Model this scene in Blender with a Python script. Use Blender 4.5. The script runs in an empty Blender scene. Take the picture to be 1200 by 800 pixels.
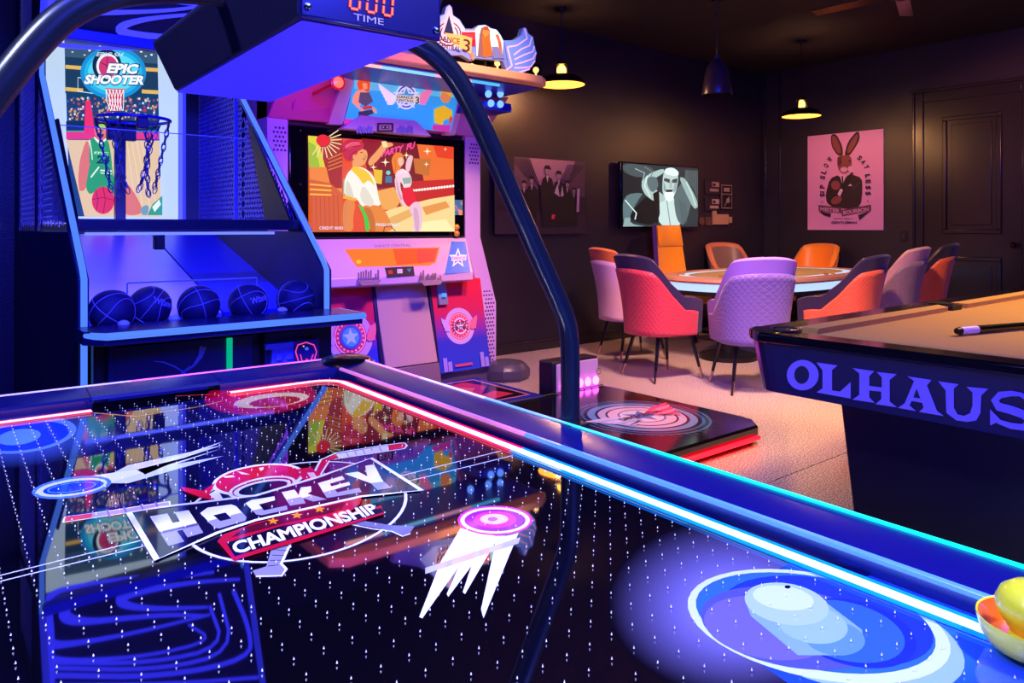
import bpy, math, random
from mathutils import Vector, Matrix
random.seed(7)
PI = math.pi
scn = bpy.context.scene
COL = scn.collection
# ------------------------------------------------------------------ camera, world, light
CAM_Z, FL, CF, SF, HZ = 1.2, 875.0, .6312, .7756, 266.0
cd = bpy.data.cameras.new('camera'); cam = bpy.data.objects.new('camera', cd); COL.objects.link(cam)
cam.location = (0, 0, CAM_Z); cam.rotation_euler = (PI/2, 0, math.radians(-39.14))
cd.sensor_width = 36; cd.lens = FL/1200*36; cd.shift_y = -(400-HZ)/1200; cd.clip_start = .02
scn.camera = cam
scn.view_settings.view_transform = 'Standard'; scn.view_settings.look = 'None'
scn.view_settings.exposure = 0.0; scn.view_settings.gamma = 1; scn.view_settings.use_curve_mapping = False
w = bpy.data.worlds.new('world'); scn.world = w; w.use_nodes = True
w.node_tree.nodes['Background'].inputs[0].default_value = (.02, .012, .05, 1)
w.node_tree.nodes['Background'].inputs[1].default_value = 1.0

def light(name, kind, loc, power, col, size=.3, aim=None, spot=60, size_y=None, blend=.5):
    l = bpy.data.lights.new(name, kind); o = bpy.data.objects.new(name, l); COL.objects.link(o)
    o.location = loc; l.energy = power; l.color = col
    if kind == 'AREA':
        l.size = size
        if size_y: l.shape = 'RECTANGLE'; l.size_y = size_y
    else: l.shadow_soft_size = size
    if kind == 'SPOT': l.spot_size = math.radians(spot); l.spot_blend = blend
    if aim is not None:
        o.rotation_euler = (Vector(aim)-Vector(loc)).to_track_quat('-Z', 'Y').to_euler()
    return o
light('table_fill_left', 'SPOT', (-1.3, .9, 3.0), 430, (.85, .85, 1), .15, (.5, 1.4, .73), 54, blend=.4)  # added out-of-view spot that brightens the playfield print
light('table_fill_right', 'SPOT', (1.6, -.7, 3.1), 400, (.85, .85, 1), .15, (.55, 1.0, .73), 46, blend=.4)  # second added spot, lighting the print from the near side
light('blue_ceiling_wash', 'AREA', (.1, .9, 3.12), 130, (.025, .04, 1), 1.6, (.8, 2.9, 0), size_y=1.0)  # added blue area light for the ambience around hockey table and basketball machine
light('blue_front_wash', 'AREA', (1.2, -1.2, 2.9), 260, (.02, .03, 1), 1.2, (2.6, 1.2, .6))  # added blue light that tints the end of the pool table
light('blue_machine_fill', 'SPOT', (.3, .6, 3.0), 1100, (.025, .03, 1), .15, (1.05, 4.0, 1.2), 44, blend=.7)  # unseen spot added to turn the basketball machine blue
light('dance_pink_fill', 'SPOT', (2.7, 2.3, 3.05), 420, (1, .42, .5), .25, (2.85, 4.8, .9), 46, blend=.8)  # pink spot added in front of the dance machine to light its panels
light('dance_marquee_fill', 'SPOT', (1.6, 3.2, 2.0), 60, (1, .15, .6), .2, (2.5, 4.8, 2.1), 60, blend=.9)  # added magenta spot that colours the marquee from the left
light('poker_fill', 'SPOT', (3.9, 2.3, 3.12), 560, (1, .54, .36), .12, (5.9, 3.3, .2), 72, blend=.7)  # added warm spot for the poker area, kept outside the playfield's mirror view
light('floor_fill', 'SPOT', (3.5, 2.2, 3.12), 420, (1, .50, .46), .12, (4.3, 3.5, 0), 78, blend=.7)  # extra warm spot added to brighten the floor by the chairs
light('poker_far_fill', 'SPOT', (4.6, 1.9, 3.12), 420, (1, .58, .3), .1, (7.2, 4.8, .9), 34, blend=.7)  # added to brighten the far orange chairs
light('sign_fill', 'SPOT', (2.8, 2.9, 3.05), 170, (1, .6, .3), .1, (3.1, 4.2, 2.3), 40, blend=.7)  # warm spot added so canopy and sign turn cream-orange
light('violet_wash', 'SPOT', (2.6, 2.0, 2.9), 200, (.55, .28, 1), .2, (4.8, 3.2, .6), 30, blend=.8)  # added violet spot tinting the lilac chair from the left
light('pool_lamp', 'SPOT', (4.9, .8, 2.6), 330, (1, .55, .05), .2, (4.6, .9, .8), 100, blend=.6)
light('door_fill', 'SPOT', (6.4, 1.4, 2.9), 190, (1, .3, .28), .2, (8.7, 2.55, 2.2), 44, blend=.9)  # added reddish spot that warms the upper door

# ------------------------------------------------------------------ helpers
def PZ(px, py, z):
    D = FL*(CAM_Z-z)/(py-HZ); R = D*(px-600)/FL
    return Vector((CF*D+SF*R, SF*D-CF*R, z))
def PY(px, py, y):
    a = (px-600)/FL; D = y/(SF-CF*a)
    return Vector((D*(CF+SF*a), y, CAM_Z+(HZ-py)*D/FL))
def PX(px, py, x):
    a = (px-600)/FL; D = x/(CF+SF*a)
    return Vector((x, D*(SF-CF*a), CAM_Z+(HZ-py)*D/FL))
def srgb(h):
    if not isinstance(h, str): return tuple(h)
    h = h.lstrip('#'); c = [int(h[i:i+2], 16)/255 for i in (0, 2, 4)]
    return tuple(x/12.92 if x < .04045 else ((x+.055)/1.055)**2.4 for x in c)
MATS = {}
def mat(name, col=(.5, .5, .5), rough=.5, metal=0, emit=None, es=1.0, ior=1.5, coat=0, alpha=1, trans=0,
        noise=None, bump=None, sheen=0):
    if name in MATS: return MATS[name]
    m = bpy.data.materials.new(name); m.use_nodes = True; nt = m.node_tree; b = nt.nodes['Principled BSDF']
    c = srgb(col); b.inputs['Base Color'].default_value = (*c, 1)
    b.inputs['Roughness'].default_value = rough; b.inputs['Metallic'].default_value = metal
    b.inputs['IOR'].default_value = ior; b.inputs['Coat Weight'].default_value = coat
    b.inputs['Coat Roughness'].default_value = .05
    b.inputs['Transmission Weight'].default_value = trans; b.inputs['Alpha'].default_value = alpha
    b.inputs['Sheen Weight'].default_value = sheen
    if emit is not None:
        b.inputs['Emission Color'].default_value = (*srgb(emit), 1); b.inputs['Emission Strength'].default_value = es
    tc = nt.nodes.new('ShaderNodeTexCoord')
    if noise:                                   # (scale, second colour, low, high)
        n = nt.nodes.new('ShaderNodeTexNoise'); n.inputs['Scale'].default_value = noise[0]; n.inputs['Detail'].default_value = 6
        r = nt.nodes.new('ShaderNodeValToRGB'); r.color_ramp.elements[0].position = noise[2]; r.color_ramp.elements[1].position = noise[3]
        r.color_ramp.elements[0].color = (*c, 1); r.color_ramp.elements[1].color = (*srgb(noise[1]), 1)
        nt.links.new(tc.outputs['Object'], n.inputs['Vector']); nt.links.new(n.outputs['Fac'], r.inputs[0])
        nt.links.new(r.outputs[0], b.inputs['Base Color'])
    if bump:                                    # (scale, strength)
        n = nt.nodes.new('ShaderNodeTexNoise'); n.inputs['Scale'].default_value = bump[0]; n.inputs['Detail'].default_value = 3
        bp = nt.nodes.new('ShaderNodeBump'); bp.inputs['Strength'].default_value = bump[1]; bp.inputs['Distance'].default_value = .01
        nt.links.new(tc.outputs['Object'], n.inputs['Vector']); nt.links.new(n.outputs['Fac'], bp.inputs['Height'])
        nt.links.new(bp.outputs[0], b.inputs['Normal'])
    MATS[name] = m; return m
def quilt(name, col, rough=.45):
    if name in MATS: return MATS[name]
    m = mat(name, col, rough, sheen=.2); nt = m.node_tree; b = nt.nodes['Principled BSDF']
    tc = nt.nodes.new('ShaderNodeTexCoord'); sp = nt.nodes.new('ShaderNodeSeparateXYZ'); nt.links.new(tc.outputs['UV'], sp.inputs[0])
    outs = []
    for s in (1, -1):
        k = nt.nodes.new('ShaderNodeMath'); k.operation = 'MULTIPLY_ADD'; k.inputs[1].default_value = s; 
        nt.links.new(sp.outputs[0], k.inputs[0]); nt.links.new(sp.outputs[1], k.inputs[2])
        sn = nt.nodes.new('ShaderNodeMath'); sn.operation = 'MULTIPLY'; sn.inputs[1].default_value = 66; nt.links.new(k.outputs[0], sn.inputs[0])
        s2 = nt.nodes.new('ShaderNodeMath'); s2.operation = 'SINE'; nt.links.new(sn.outputs[0], s2.inputs[0])
        ab = nt.nodes.new('ShaderNodeMath'); ab.operation = 'ABSOLUTE'; nt.links.new(s2.outputs[0], ab.inputs[0]); outs.append(ab)
    mn = nt.nodes.new('ShaderNodeMath'); mn.operation = 'MINIMUM'; nt.links.new(outs[0].outputs[0], mn.inputs[0]); nt.links.new(outs[1].outputs[0], mn.inputs[1])
    pw = nt.nodes.new('ShaderNodeMath'); pw.operation = 'POWER'; pw.inputs[1].default_value = .4; nt.links.new(mn.outputs[0], pw.inputs[0])
    bp = nt.nodes.new('ShaderNodeBump'); bp.inputs['Strength'].default_value = .55; bp.inputs['Distance'].default_value = .005
    nt.links.new(pw.outputs[0], bp.inputs['Height']); nt.links.new(bp.outputs[0], b.inputs['Normal'])
    return m
def props(o, label=None, cat=None, group=None, kind=None):
    if label: o['label'] = label
    if cat: o['category'] = cat
    if group: o['group'] = group
    if kind: o['kind'] = kind
    return o
ROOT = {}
def root(name, loc, rz=0, label=None, cat=None, group=None):
    o = bpy.data.objects.new(name, None); COL.objects.link(o); o.location = loc; o.rotation_euler = (0, 0, rz); o.empty_display_size = .1
    ROOT[o] = (Matrix.Translation(Vector(loc)) @ Matrix.Rotation(rz, 4, 'Z')).inverted()
    return props(o, label, cat, group)
def top_of(o):
    while o.parent: o = o.parent
    return o
class MB:
    def __init__(s): s.v = []; s.f = []; s.m = []; s.uv = {}
    def add(s, vs, fs, mi=0):
        n = len(s.v); s.v += [Vector(p) for p in vs]
        for f in fs: s.f.append([i+n for i in f]); s.m.append(mi)
        return s
    def box(s, x0, x1, y0, y1, z0, z1, mi=0, M=None):
        vs = [Vector((x, y, z)) for z in (z0, z1) for y in (y0, y1) for x in (x0, x1)]
        if M: vs = [M @ p for p in vs]
        return s.add(vs, [(0, 2, 3, 1), (4, 5, 7, 6), (0, 1, 5, 4), (2, 6, 7, 3), (0, 4, 6, 2), (1, 3, 7, 5)], mi)
    def prism(s, pts, off, mi=0):            # pts: 3D polygon, off: extrusion vector
        n = len(pts); off = Vector(off); pts = [Vector(p) for p in pts]
        nn = Vector((0, 0, 0))
        for i in range(n): nn += pts[i].cross(pts[(i+1) % n])
        if nn.dot(off) > 0: pts = pts[::-1]
        return s.add(pts+[p+off for p in pts], [list(range(n)), list(range(2*n-1, n-1, -1))]+[(i, i+n, (i+1) % n+n, (i+1) % n)[::1] for i in range(n)], mi)
    def tube(s, path, r, n=12, closed=False, mi=0, cap=True, flat=None):
        P = [Vector(p) for p in path]; L = len(P); rr = r if isinstance(r, (list, tuple)) else [r]*L
        up = None; rings = []
        for i in range(L):
            a = P[(i-1) % L] if (closed or i > 0) else P[i]; b = P[(i+1) % L] if (closed or i < L-1) else P[i]
            t = (b-a).normalized()
            if up is None: up = Vector((0, 0, 1)) if abs(t.z) < .9 else Vector((1, 0, 0))
            u = (up-t*up.dot(t)).normalized(); w_ = t.cross(u); up = u
            rings.append([P[i]+(u*math.cos(2*PI*k/n+PI/n)+w_*math.sin(2*PI*k/n+PI/n))*rr[i] for k in range(n)])
        base = len(s.v)
        for q in rings: s.v += q
        for i in range(L if closed else L-1):
            for k in range(n):
                a = base+i*n+k; b = base+i*n+(k+1) % n; j = (i+1) % L
                s.f.append([a, b, base+j*n+(k+1) % n, base+j*n+k]); s.m.append(mi)
        if cap and not closed:
            s.f.append([base+k for k in range(n)][::-1]); s.m.append(mi)
            s.f.append([base+(L-1)*n+k for k in range(n)]); s.m.append(mi)
        return s
    def lathe(s, prof, c, n=32, mi=0, axis=None, sx=1, sy=1, cap=True):   # prof [(r,z)]
        c = Vector(c); base = len(s.v); Q = Vector((0, 0, 1)).rotation_difference(Vector(axis)).to_matrix() if axis else Matrix.Identity(3)
        for r, z in prof:
            for k in range(n): s.v.append(c+Q @ Vector((r*sx*math.cos(2*PI*k/n), r*sy*math.sin(2*PI*k/n), z)))
        for i in range(len(prof)-1):
            for k in range(n): s.f.append([base+i*n+k, base+i*n+(k+1) % n, base+(i+1)*n+(k+1) % n, base+(i+1)*n+k]); s.m.append(mi)
        if cap and prof[0][0] > 1e-4: s.f.append([base+k for k in range(n)][::-1]); s.m.append(mi)
        if cap and prof[-1][0] > 1e-4: s.f.append([base+(len(prof)-1)*n+k for k in range(n)]); s.m.append(mi)
        return s
    def sphere(s, c, r, n=24, mi=0, sz=1):
        pr = [(r*math.sin(PI*i/(n//2)), -r*sz*math.cos(PI*i/(n//2))) for i in range(n//2+1)]
        return s.lathe(pr, c, n, mi)
    def grid(s, fn, nu, nv, mi=0, closed=False, uvs=None):
        base = len(s.v)
        for i in range(nu+1):
            for j in range(nv+1): s.v.append(Vector(fn(i/nu, j/nv)))
        for i in range(nu):
            for j in range(nv):
                a = base+i*(nv+1)+j; s.f.append([a, a+nv+1, a+nv+2, a+1]); s.m.append(mi)
                if uvs: s.uv[len(s.f)-1] = [uvs(i/nu, j/nv), uvs((i+1)/nu, j/nv), uvs((i+1)/nu, (j+1)/nv), uvs(i/nu, (j+1)/nv)]
        return s
    def build(s, name, mats, parent=None, bevel=0, smooth=35, local=False, label=None, kind=None, seg=2, solid=0):
        me = bpy.data.meshes.new(name)
        M = Matrix.Identity(4)
        if parent is not None and not local: M = ROOT[top_of(parent)]
        me.from_pydata([tuple(M @ p) for p in s.v], [], s.f)
        for m in (mats if isinstance(mats, (list, tuple)) else [mats]): me.materials.append(m)
        me.polygons.foreach_set('material_index', s.m)
        if s.uv:
            ul = me.uv_layers.new(name='uv')
            for fi, uv in s.uv.items():
                p = me.polygons[fi]
                for k, li in enumerate(p.loop_indices): ul.data[li].uv = uv[k]
        me.validate(); me.update()
        if smooth:
            me.shade_smooth(); me.set_sharp_from_angle(angle=math.radians(smooth))
        o = bpy.data.objects.new(name, me); COL.objects.link(o)
        if parent is not None: o.parent = parent
        if solid: d = o.modifiers.new('solid', 'SOLIDIFY'); d.thickness = solid; d.offset = 0
        if bevel: b = o.modifiers.new('bevel', 'BEVEL'); b.width = bevel; b.segments = seg; b.limit_method = 'ANGLE'; b.angle_limit = math.radians(40)
        return props(o, label=label, kind=kind)
def dup(rt, loc, rz, label=None, group=None):
    r = rt.copy(); COL.objects.link(r); r.location = loc; r.rotation_euler = (0, 0, rz)
    if label: r['label'] = label
    if group: r['group'] = group
    for ch in [o for o in COL.objects if o.parent == rt]:
        c = ch.copy(); COL.objects.link(c); c.parent = r
        for g in [o for o in COL.objects if o.parent == ch]:
            d = g.copy(); COL.objects.link(d); d.parent = c
    return r
_tc = {}
def text_geo(t, bold=0.0):
    k = (t, bold)
    if k in _tc: return _tc[k]
    cu = bpy.data.curves.new('t', 'FONT'); cu.body = t; cu.offset = bold; cu.resolution_u = 4; cu.align_x = 'LEFT'
    o = bpy.data.objects.new('t', cu); COL.objects.link(o)
    bpy.context.view_layer.update()
    me = o.to_mesh(); vs = [(v.co.x, v.co.y) for v in me.vertices]; fs = [list(p.vertices) for p in me.polygons]
    o.to_mesh_clear(); bpy.data.objects.remove(o); bpy.data.curves.remove(cu)
    x0 = min(v[0] for v in vs); x1 = max(v[0] for v in vs); y0 = min(v[1] for v in vs); y1 = max(v[1] for v in vs)
    vs = [((v[0]-x0)/(x1-x0), (v[1]-y0)/(y1-y0)) for v in vs]
    _tc[k] = (vs, fs); return _tc[k]
def artmat(col, style):
    key = 'print_%s_%s' % (style, col)
    if style == 'screen': return mat(key, (.004, .004, .004), .75, emit=col, es=1.05)
    if style == 'lit': return mat(key, col, .4, emit=col, es=.55)
    if style == 'table': return mat(key, col, .05, ior=2.1)
    if style == 'gloss': return mat(key, col, .15, ior=1.6)
    return mat(key, col, .6)
class Art:
    """flat print: shapes in a 2D system mapped to a real plane, each a hair above the last"""
    def __init__(s, fn, normal, style='print', eps=.0006):
        s.fn = fn; s.n = Vector(normal).normalized(); s.st = style; s.eps = eps; s.h = eps; s.mb = MB(); s.cols = []
    def ci(s, c):
        if c not in s.cols: s.cols.append(c)
        return s.cols.index(c)
    def raw(s, c, vs, fs, step=True):
        s.mb.add([s.fn(*p)+s.n*s.h for p in vs], fs, s.ci(c))
        if step: s.h += s.eps
    sm = 0
    def poly(s, c, pts):
        for _ in range(s.sm if len(pts) > 4 else 0):
            n = len(pts); pts = [q for i in range(n) for q in ((pts[i][0]*.78+pts[(i+1) % n][0]*.22, pts[i][1]*.78+pts[(i+1) % n][1]*.22), (pts[i][0]*.22+pts[(i+1) % n][0]*.78, pts[i][1]*.22+pts[(i+1) % n][1]*.78))]
        A = sum(pts[i][0]*pts[(i+1) % len(pts)][1]-pts[(i+1) % len(pts)][0]*pts[i][1] for i in range(len(pts)))
        q = [s.fn(*p) for p in pts]; nn = Vector((0, 0, 0))
        for i in range(len(q)): nn += (q[i]-q[0]).cross(q[(i+1) % len(q)]-q[0])
        if nn.dot(s.n) < 0: pts = pts[::-1]
        s.raw(c, pts, [list(range(len(pts)))])
    def rect(s, c, x0, y0, x1, y1): s.poly(c, [(x0, y0), (x1, y0), (x1, y1), (x0, y1)])
    def ell(s, c, x, y, rx, ry, rot=0, n=40, a0=0, a1=360):
        r = math.radians(rot); full = abs(a1-a0) >= 360
        P = [(rx*math.cos(math.radians(a0+(a1-a0)*k/n)), ry*math.sin(math.radians(a0+(a1-a0)*k/n))) for k in range(n if full else n+1)]
        s.poly(c, [(x+p*math.cos(r)-q*math.sin(r), y+p*math.sin(r)+q*math.cos(r)) for p, q in P])
    def ring(s, c, x, y, rx, ry, t, rot=0, n=48, a0=0, a1=360, t2=None):
        r = math.radians(rot); vs = []; t2 = t2 or t*ry/rx
        for k in range(n+1):
            a = math.radians(a0+(a1-a0)*k/n)
            for u, v in ((rx, ry), (rx-t, ry-t2)):
                p, q = u*math.cos(a), v*math.sin(a); vs.append((x+p*math.cos(r)-q*math.sin(r), y+p*math.sin(r)+q*math.cos(r)))
        s.raw(c, vs, [(2*k, 2*k+1, 2*k+3, 2*k+2) for k in range(n)])
    def line(s, c, pts, wd, closed=False):
        n = len(pts); vs = []
        for i in range(n):
            a = pts[(i-1) % n] if (closed or i) else pts[i]; b = pts[(i+1) % n] if (closed or i < n-1) else pts[i]
            dx, dy = b[0]-a[0], b[1]-a[1]; l = math.hypot(dx, dy) or 1
            wi = wd[i] if isinstance(wd, (list, tuple)) else wd
            vs += [(pts[i][0]-dy/l*wi/2, pts[i][1]+dx/l*wi/2), (pts[i][0]+dy/l*wi/2, pts[i][1]-dx/l*wi/2)]
        s.raw(c, vs, [(2*k, 2*k+1, (2*k+3) % (2*n), (2*k+2) % (2*n)) for k in range(n if closed else n-1)])
    def star(s, c, x, y, r, r2=None, n=5, rot=-90, sy=1):
        r2 = r2 or r*.42
        s.poly(c, [(x+(r if k % 2 == 0 else r2)*math.cos(math.radians(rot+180/n*k)), y+sy*(r if k % 2 == 0 else r2)*math.sin(math.radians(rot+180/n*k))) for k in range(2*n)])
    def text(s, c, t, o, u, v, bold=0.0):     # o = lower-left, u = vector along the line, v = vector up
        vs, fs = text_geo(t, bold)
        s.raw(c, [(o[0]+a*u[0]+b*v[0], o[1]+a*u[1]+b*v[1]) for a, b in vs], fs)
    def build(s, name, parent, label=None):
        ms = [artmat(c, s.st) for c in s.cols]
        return s.mb.build(name, ms, parent, smooth=0, label=label)
def zmap(kind, plane, ox, oy, sc):
    f = {'y': PY, 'x': PX, 'z': PZ}[kind]
    return lambda u, v: f(ox+u/sc, oy+v/sc, plane)

# materials
BLACK = mat('black_paint', '#0b0a10', .45)
GBLACK = mat('gloss_black', '#06060c', .12, ior=1.6)
NAVY = mat('navy_laminate', '#0c1060', .35)
STEEL = mat('brushed_steel', '#8a8f9a', .3, metal=1)
CHROME = mat('chrome', '#d8dce0', .12, metal=1)
LEDB = mat('led_blue', '#102040', .4, emit=(.075, .21, 1), es=1.15)
LEDDB = mat('led_deep_blue', '#080830', .4, emit=(.03, .035, 1), es=1.2)
WALLM = mat('black_wall_paint', (.017, .012, .018), .45, bump=(90, .25), noise=(3, (.023, .016, .023), .35, .7))
CEILM = mat('black_ceiling_paint', (.013, .010, .014), .7, bump=(60, .3))
TRIMM = mat('black_satin_trim', (.02, .017, .018), .25, bump=(40, .06))
TERR = mat('terrazzo', '#8a7672', .3, noise=(130, '#ffece0', .46, .60), bump=(150, .12))
GROUT = mat('dark_joint', '#2a2226', .8)

# ------------------------------------------------------------------ setting
X0, X1, Y0, Y1, ZC = -2.6, 8.7, -2.8, 5.5, 3.2
def struct(mb, name, m, **k): return mb.build(name, m, kind='structure', **k)
fl = struct(MB().box(X0, X1, Y0, Y1, -.1, -.012), 'floor', GROUT)
xs = [X0, .1, 3.1, 6.1, X1]; ys = [Y0, -1.04, 1.96, 4.96, Y1]
for i in range(4):
    for j in range(4):
        MB().box(xs[i]+.003, xs[i+1]-.003, ys[j]+.003, ys[j+1]-.003, -.012, 0).build('floor_slab', TERR, fl, local=True, bevel=.001)
struct(MB().box(X0, X1, Y1, Y1+.12, 0, ZC), 'wall_back', WALLM)
wr = struct(MB().box(X1, X1+.12, Y0, Y1+.12, 0, ZC), 'wall_right', WALLM)
struct(MB().box(X0-.12, X0, Y0, Y1+.12, 0, ZC), 'wall_left', WALLM)
struct(MB().box(X0-.12, X1+.12, Y0-.12, Y0, 0, ZC), 'wall_front', WALLM)
struct(MB().box(X0-.12, X1+.12, Y0-.12, Y1+.12, ZC, ZC+.1), 'ceiling', CEILM)
struct(MB().box(X0, X1, Y1-.018, Y1, 0, .085).box(X0, X1, Y1-.026, Y1, .085, .1), 'baseboard_back', TRIMM, bevel=.003)
struct(MB().box(X1-.018, X1, Y0, 2.45, 0, .1).box(X1-.018, X1, 3.64, Y1-.02, 0, .1), 'baseboard_right', TRIMM, bevel=.003)
struct(MB().box(X1-.012, X1, 5.24, 5.27, .1, ZC-.02), 'trim_1', TRIMM, bevel=.004)
struct(MB().box(X1-.02, X1, 5.44, 5.48, .1, ZC-.02), 'trim_2', TRIMM, bevel=.004)
# door in the right wall
dy0, dy1, dz = 2.57, 3.50, 2.56
door = struct(MB().box(X1-.03, X1-.001, dy0, dy1, 0.01, dz), 'door_1', TRIMM, bevel=.002)
c = MB()
for a, b, z0, z1 in ((dy0-.11, dy0, 0, dz+.11), (dy1, dy1+.11, 0, dz+.11), (dy0, dy1, dz, dz+.11)):
    c.box(X1-.045, X1-.001, a, b, z0, z1)
c.box(X1-.06, X1-.001, dy0-.13, dy1+.13, dz+.11, dz+.14).box(X1-.06, X1-.001, dy1+.085, dy1+.11, 0, dz+.11)
c.build('door_casing', TRIMM, door, local=True, bevel=.006)
for z0, z1 in ((1.13, 2.38), (.2, .89)):
    f = MB(); y0, y1 = 2.75, 3.31
    for a, b, q, r_ in ((y0, y1, z1-.045, z1), (y0, y1, z0, z0+.045), (y0, y0+.045, z0+.045, z1-.045), (y1-.045, y1, z0+.045, z1-.045)):
        f.box(X1-.05, X1-.031, a, b, q, r_)
    pf = f.build('panel_moulding', TRIMM, door, local=True, bevel=.008)
    MB().box(X1-.04, X1-.031, y0+.09, y1-.09, z0+.09, z1-.09).build('raised_panel', TRIMM, door, local=True, bevel=.006)
k = MB().lathe([(.03, 0), (.03, .006), (.012, .01), (.012, .04), (.028, .05), (.03, .065), (.02, .078), (0, .08)], (X1-.03, 2.63, 1.02), 20, axis=(-1, 0, 0))
k.build('door_knob', mat('dark_bronze', '#3a2c24', .3, metal=1), door, local=True)
sw = root('light_switch', (X1, 3.42, 1.1), 0, 'small dark wall switch left of the black panelled door', 'switch')
sw.location = (X1, 3.72, 1.1); ROOT[sw] = Matrix.Translation(sw.location).inverted()
MB().box(X1-.008, X1, 3.68, 3.76, 1.04, 1.16).build('plate', mat('switch_plate', '#241d20', .3), sw, bevel=.003)
MB().box(X1-.014, X1-.008, 3.705, 3.735, 1.07, 1.13).build('rocker', mat('switch_rocker', '#3a3034', .3), sw, bevel=.002)
MB().box(X1-.004, X1-.001, 3.4, 3.405, 1.0, 1.005).build('screw', STEEL, sw) if False else None

# ceiling fan, partly in view at the top right
fx, fy = PZ(1070, 600, 0).x, 0
fc = Vector((5.8, 2.5, 2.93))
fan = root('ceiling_fan', (fc.x, fc.y, ZC), 0, 'black ceiling fan with thin blades near the top right of the room', 'ceiling fan')
FANM = mat('fan_black', '#1a1416', .2, ior=1.6)
MB().tube([(fc.x, fc.y, ZC), (fc.x, fc.y, 3.02)], .014, 12).lathe([(.06, 0), (.06, -.02), (.02, -.05)], (fc.x, fc.y, ZC), 20).build('downrod', FANM, fan)
MB().lathe([(.0, .06), (.07, .055), (.11, .02), (.11, -.03), (.06, -.06), (0, -.065)], (fc.x, fc.y, 2.97), 28).build('motor', FANM, fan)
for k in range(5):
    M = Matrix.Translation((fc.x, fc.y, 2.95)) @ Matrix.Rotation(math.radians(72*k+20), 4, 'Z') @ Matrix.Rotation(math.radians(10), 4, 'X')
    MB().box(.1, .68, -.055, .055, -.004, .004, M=M).build('blade', FANM, fan, bevel=.003)

# ------------------------------------------------------------------ air hockey table
HY = math.radians(-1.75); hc = Vector((.507, 1.21, 0)); ZP, ZR = .735, .76
hk = root('air_hockey_table', hc, HY, 'large glossy air hockey table with lit rails and overhead scoreboard', 'air hockey table')
HI = ROOT[hk]
W2, L2 = .635, 1.09
LN = 1.33          # the near half runs on under the camera
def T(px, py): q = HI @ PZ(px, py, ZP); return (q.x, q.y)
def W(x, y, z): return HI.inverted() @ Vector((x, y, z))
def hb(mb, name, m, parent=None, **k):      # build in the table's own coordinates
    return mb.build(name, m, parent or hk, local=True, **k)
RAIL = mat('blue_rail_laminate', '#0b0b5c', .25, ior=1.6)
FIELD = mat('black_playfield', '#05040e', .025, ior=3.9)
hb(MB().box(-.5, .5, -LN+.14, .95, ZP-.04, ZP), 'playfield', FIELD)
hb(MB().box(-.60, .60, -LN+.04, 1.05, .50, ZP-.05).box(-.5, .5, -LN+.1, .98, ZP-.06, ZP-.04), 'cabinet', NAVY, bevel=.01)
for sx in (-1, 1):
    for sy in (-1.2, 1):
        hb(MB().box(sx*.5-.07, sx*.5+.07, sy*.9-.09, sy*.9+.09, .03, .5), 'leg', NAVY, bevel=.01)
        hb(MB().lathe([(.05, 0), (.05, .02), (.02, .03)], (sx*.5, sy*.9, 0), 16), 'leveling_foot', BLACK)
IN, INY = .515, .965        # inner edge of the rails
def rail_long(s):
    prof = [(IN, ZP-.05), (IN, ZR-.006), (IN+.006, ZR), (IN+.018, ZR+.002), (W2-.03, ZR+.012), (W2-.004, ZR+.008), (W2, ZR-.01), (W2, ZP-.12), (W2-.03, ZP-.14)]
    return MB().prism([(s*x, -LN, z) for x, z in prof], (0, L2+LN, 0))
def rail_short(s):
    prof = [(INY, ZP-.05), (INY, ZR-.006), (INY+.006, ZR), (INY+.02, ZR+.002), (L2-.03, ZR+.011), (L2-.004, ZR+.007), (L2, ZR-.01), (L2, ZP-.12), (L2-.03, ZP-.14)]
    sh_ = -(LN-L2) if s < 0 else 0
    m = MB()
    for a, b in ((-IN-.001, -.16), (.16, IN+.001)): m.prism([(a, s*y+sh_, z) for y, z in prof], (b-a, 0, 0))
    m.prism([(-.165, s*y+sh_, z) for y, z in [(INY+.0, ZR-.008), (INY+.006, ZR), (INY+.02, ZR+.002), (L2-.03, ZR+.011), (L2-.004, ZR+.007), (L2, ZR-.01), (L2, ZR-.03)]], (.33, 0, 0))
    return m
for s in (-1, 1):
    hb(rail_long(s), 'side_rail', RAIL); hb(rail_short(s), 'end_rail', RAIL)
    e_ = 1.02 if s > 0 else -LN+.07; hb(MB().box(-.16, .16, e_-.015, e_+.015, ZP-.12, ZR-.03), 'goal_slot', BLACK)
# lit strips; colour runs green - cyan - white - pink towards the far end
def led(name, c, es): return mat(name, c, .4, emit=c, es=es)
seg = [(-LN, -.25, (.0, .85, .55)), (-.25, -.0, (.03, .5, .8)), (0, .3, (.15, .35, 1)), (.3, .62, (.6, .45, .95)), (.62, 1.0, (.75, .25, .7))]
for s in (-1, 1):
    for a, b, col in seg: hb(MB().box(s*.612-.0035, s*.612+.0035, a, b, ZR+.008, ZR+.0145), 'rail_light', led('rail_led_%.1f' % a, col, 1.3))
    for a, b, col in ((-.6, -.05, (.5, .4, 1)), (-.05, .6, (.9, .15, .8))): e_ = 1.083 if s > 0 else -LN+.007; hb(MB().box(a, b, e_-.003, e_+.003, ZR+.005, ZR+.011), 'rail_light', led('end_led_%.1f' % a, col, .9))
for s in (-1, 1):
    for a, b, col, nm in ((-LN+.14, .02, (.08, .26, 1), 'blue'), (.02, .95, (.62, .18, .5), 'pink')):
        hb(MB().box(s*(IN+.004)-.0055, s*(IN+.004)+.0055, a, b, ZR-.006, ZR+.0025), 'rail_lip', mat('lip_'+nm, col, .3, emit=col, es=.35), bevel=.002)
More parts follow.
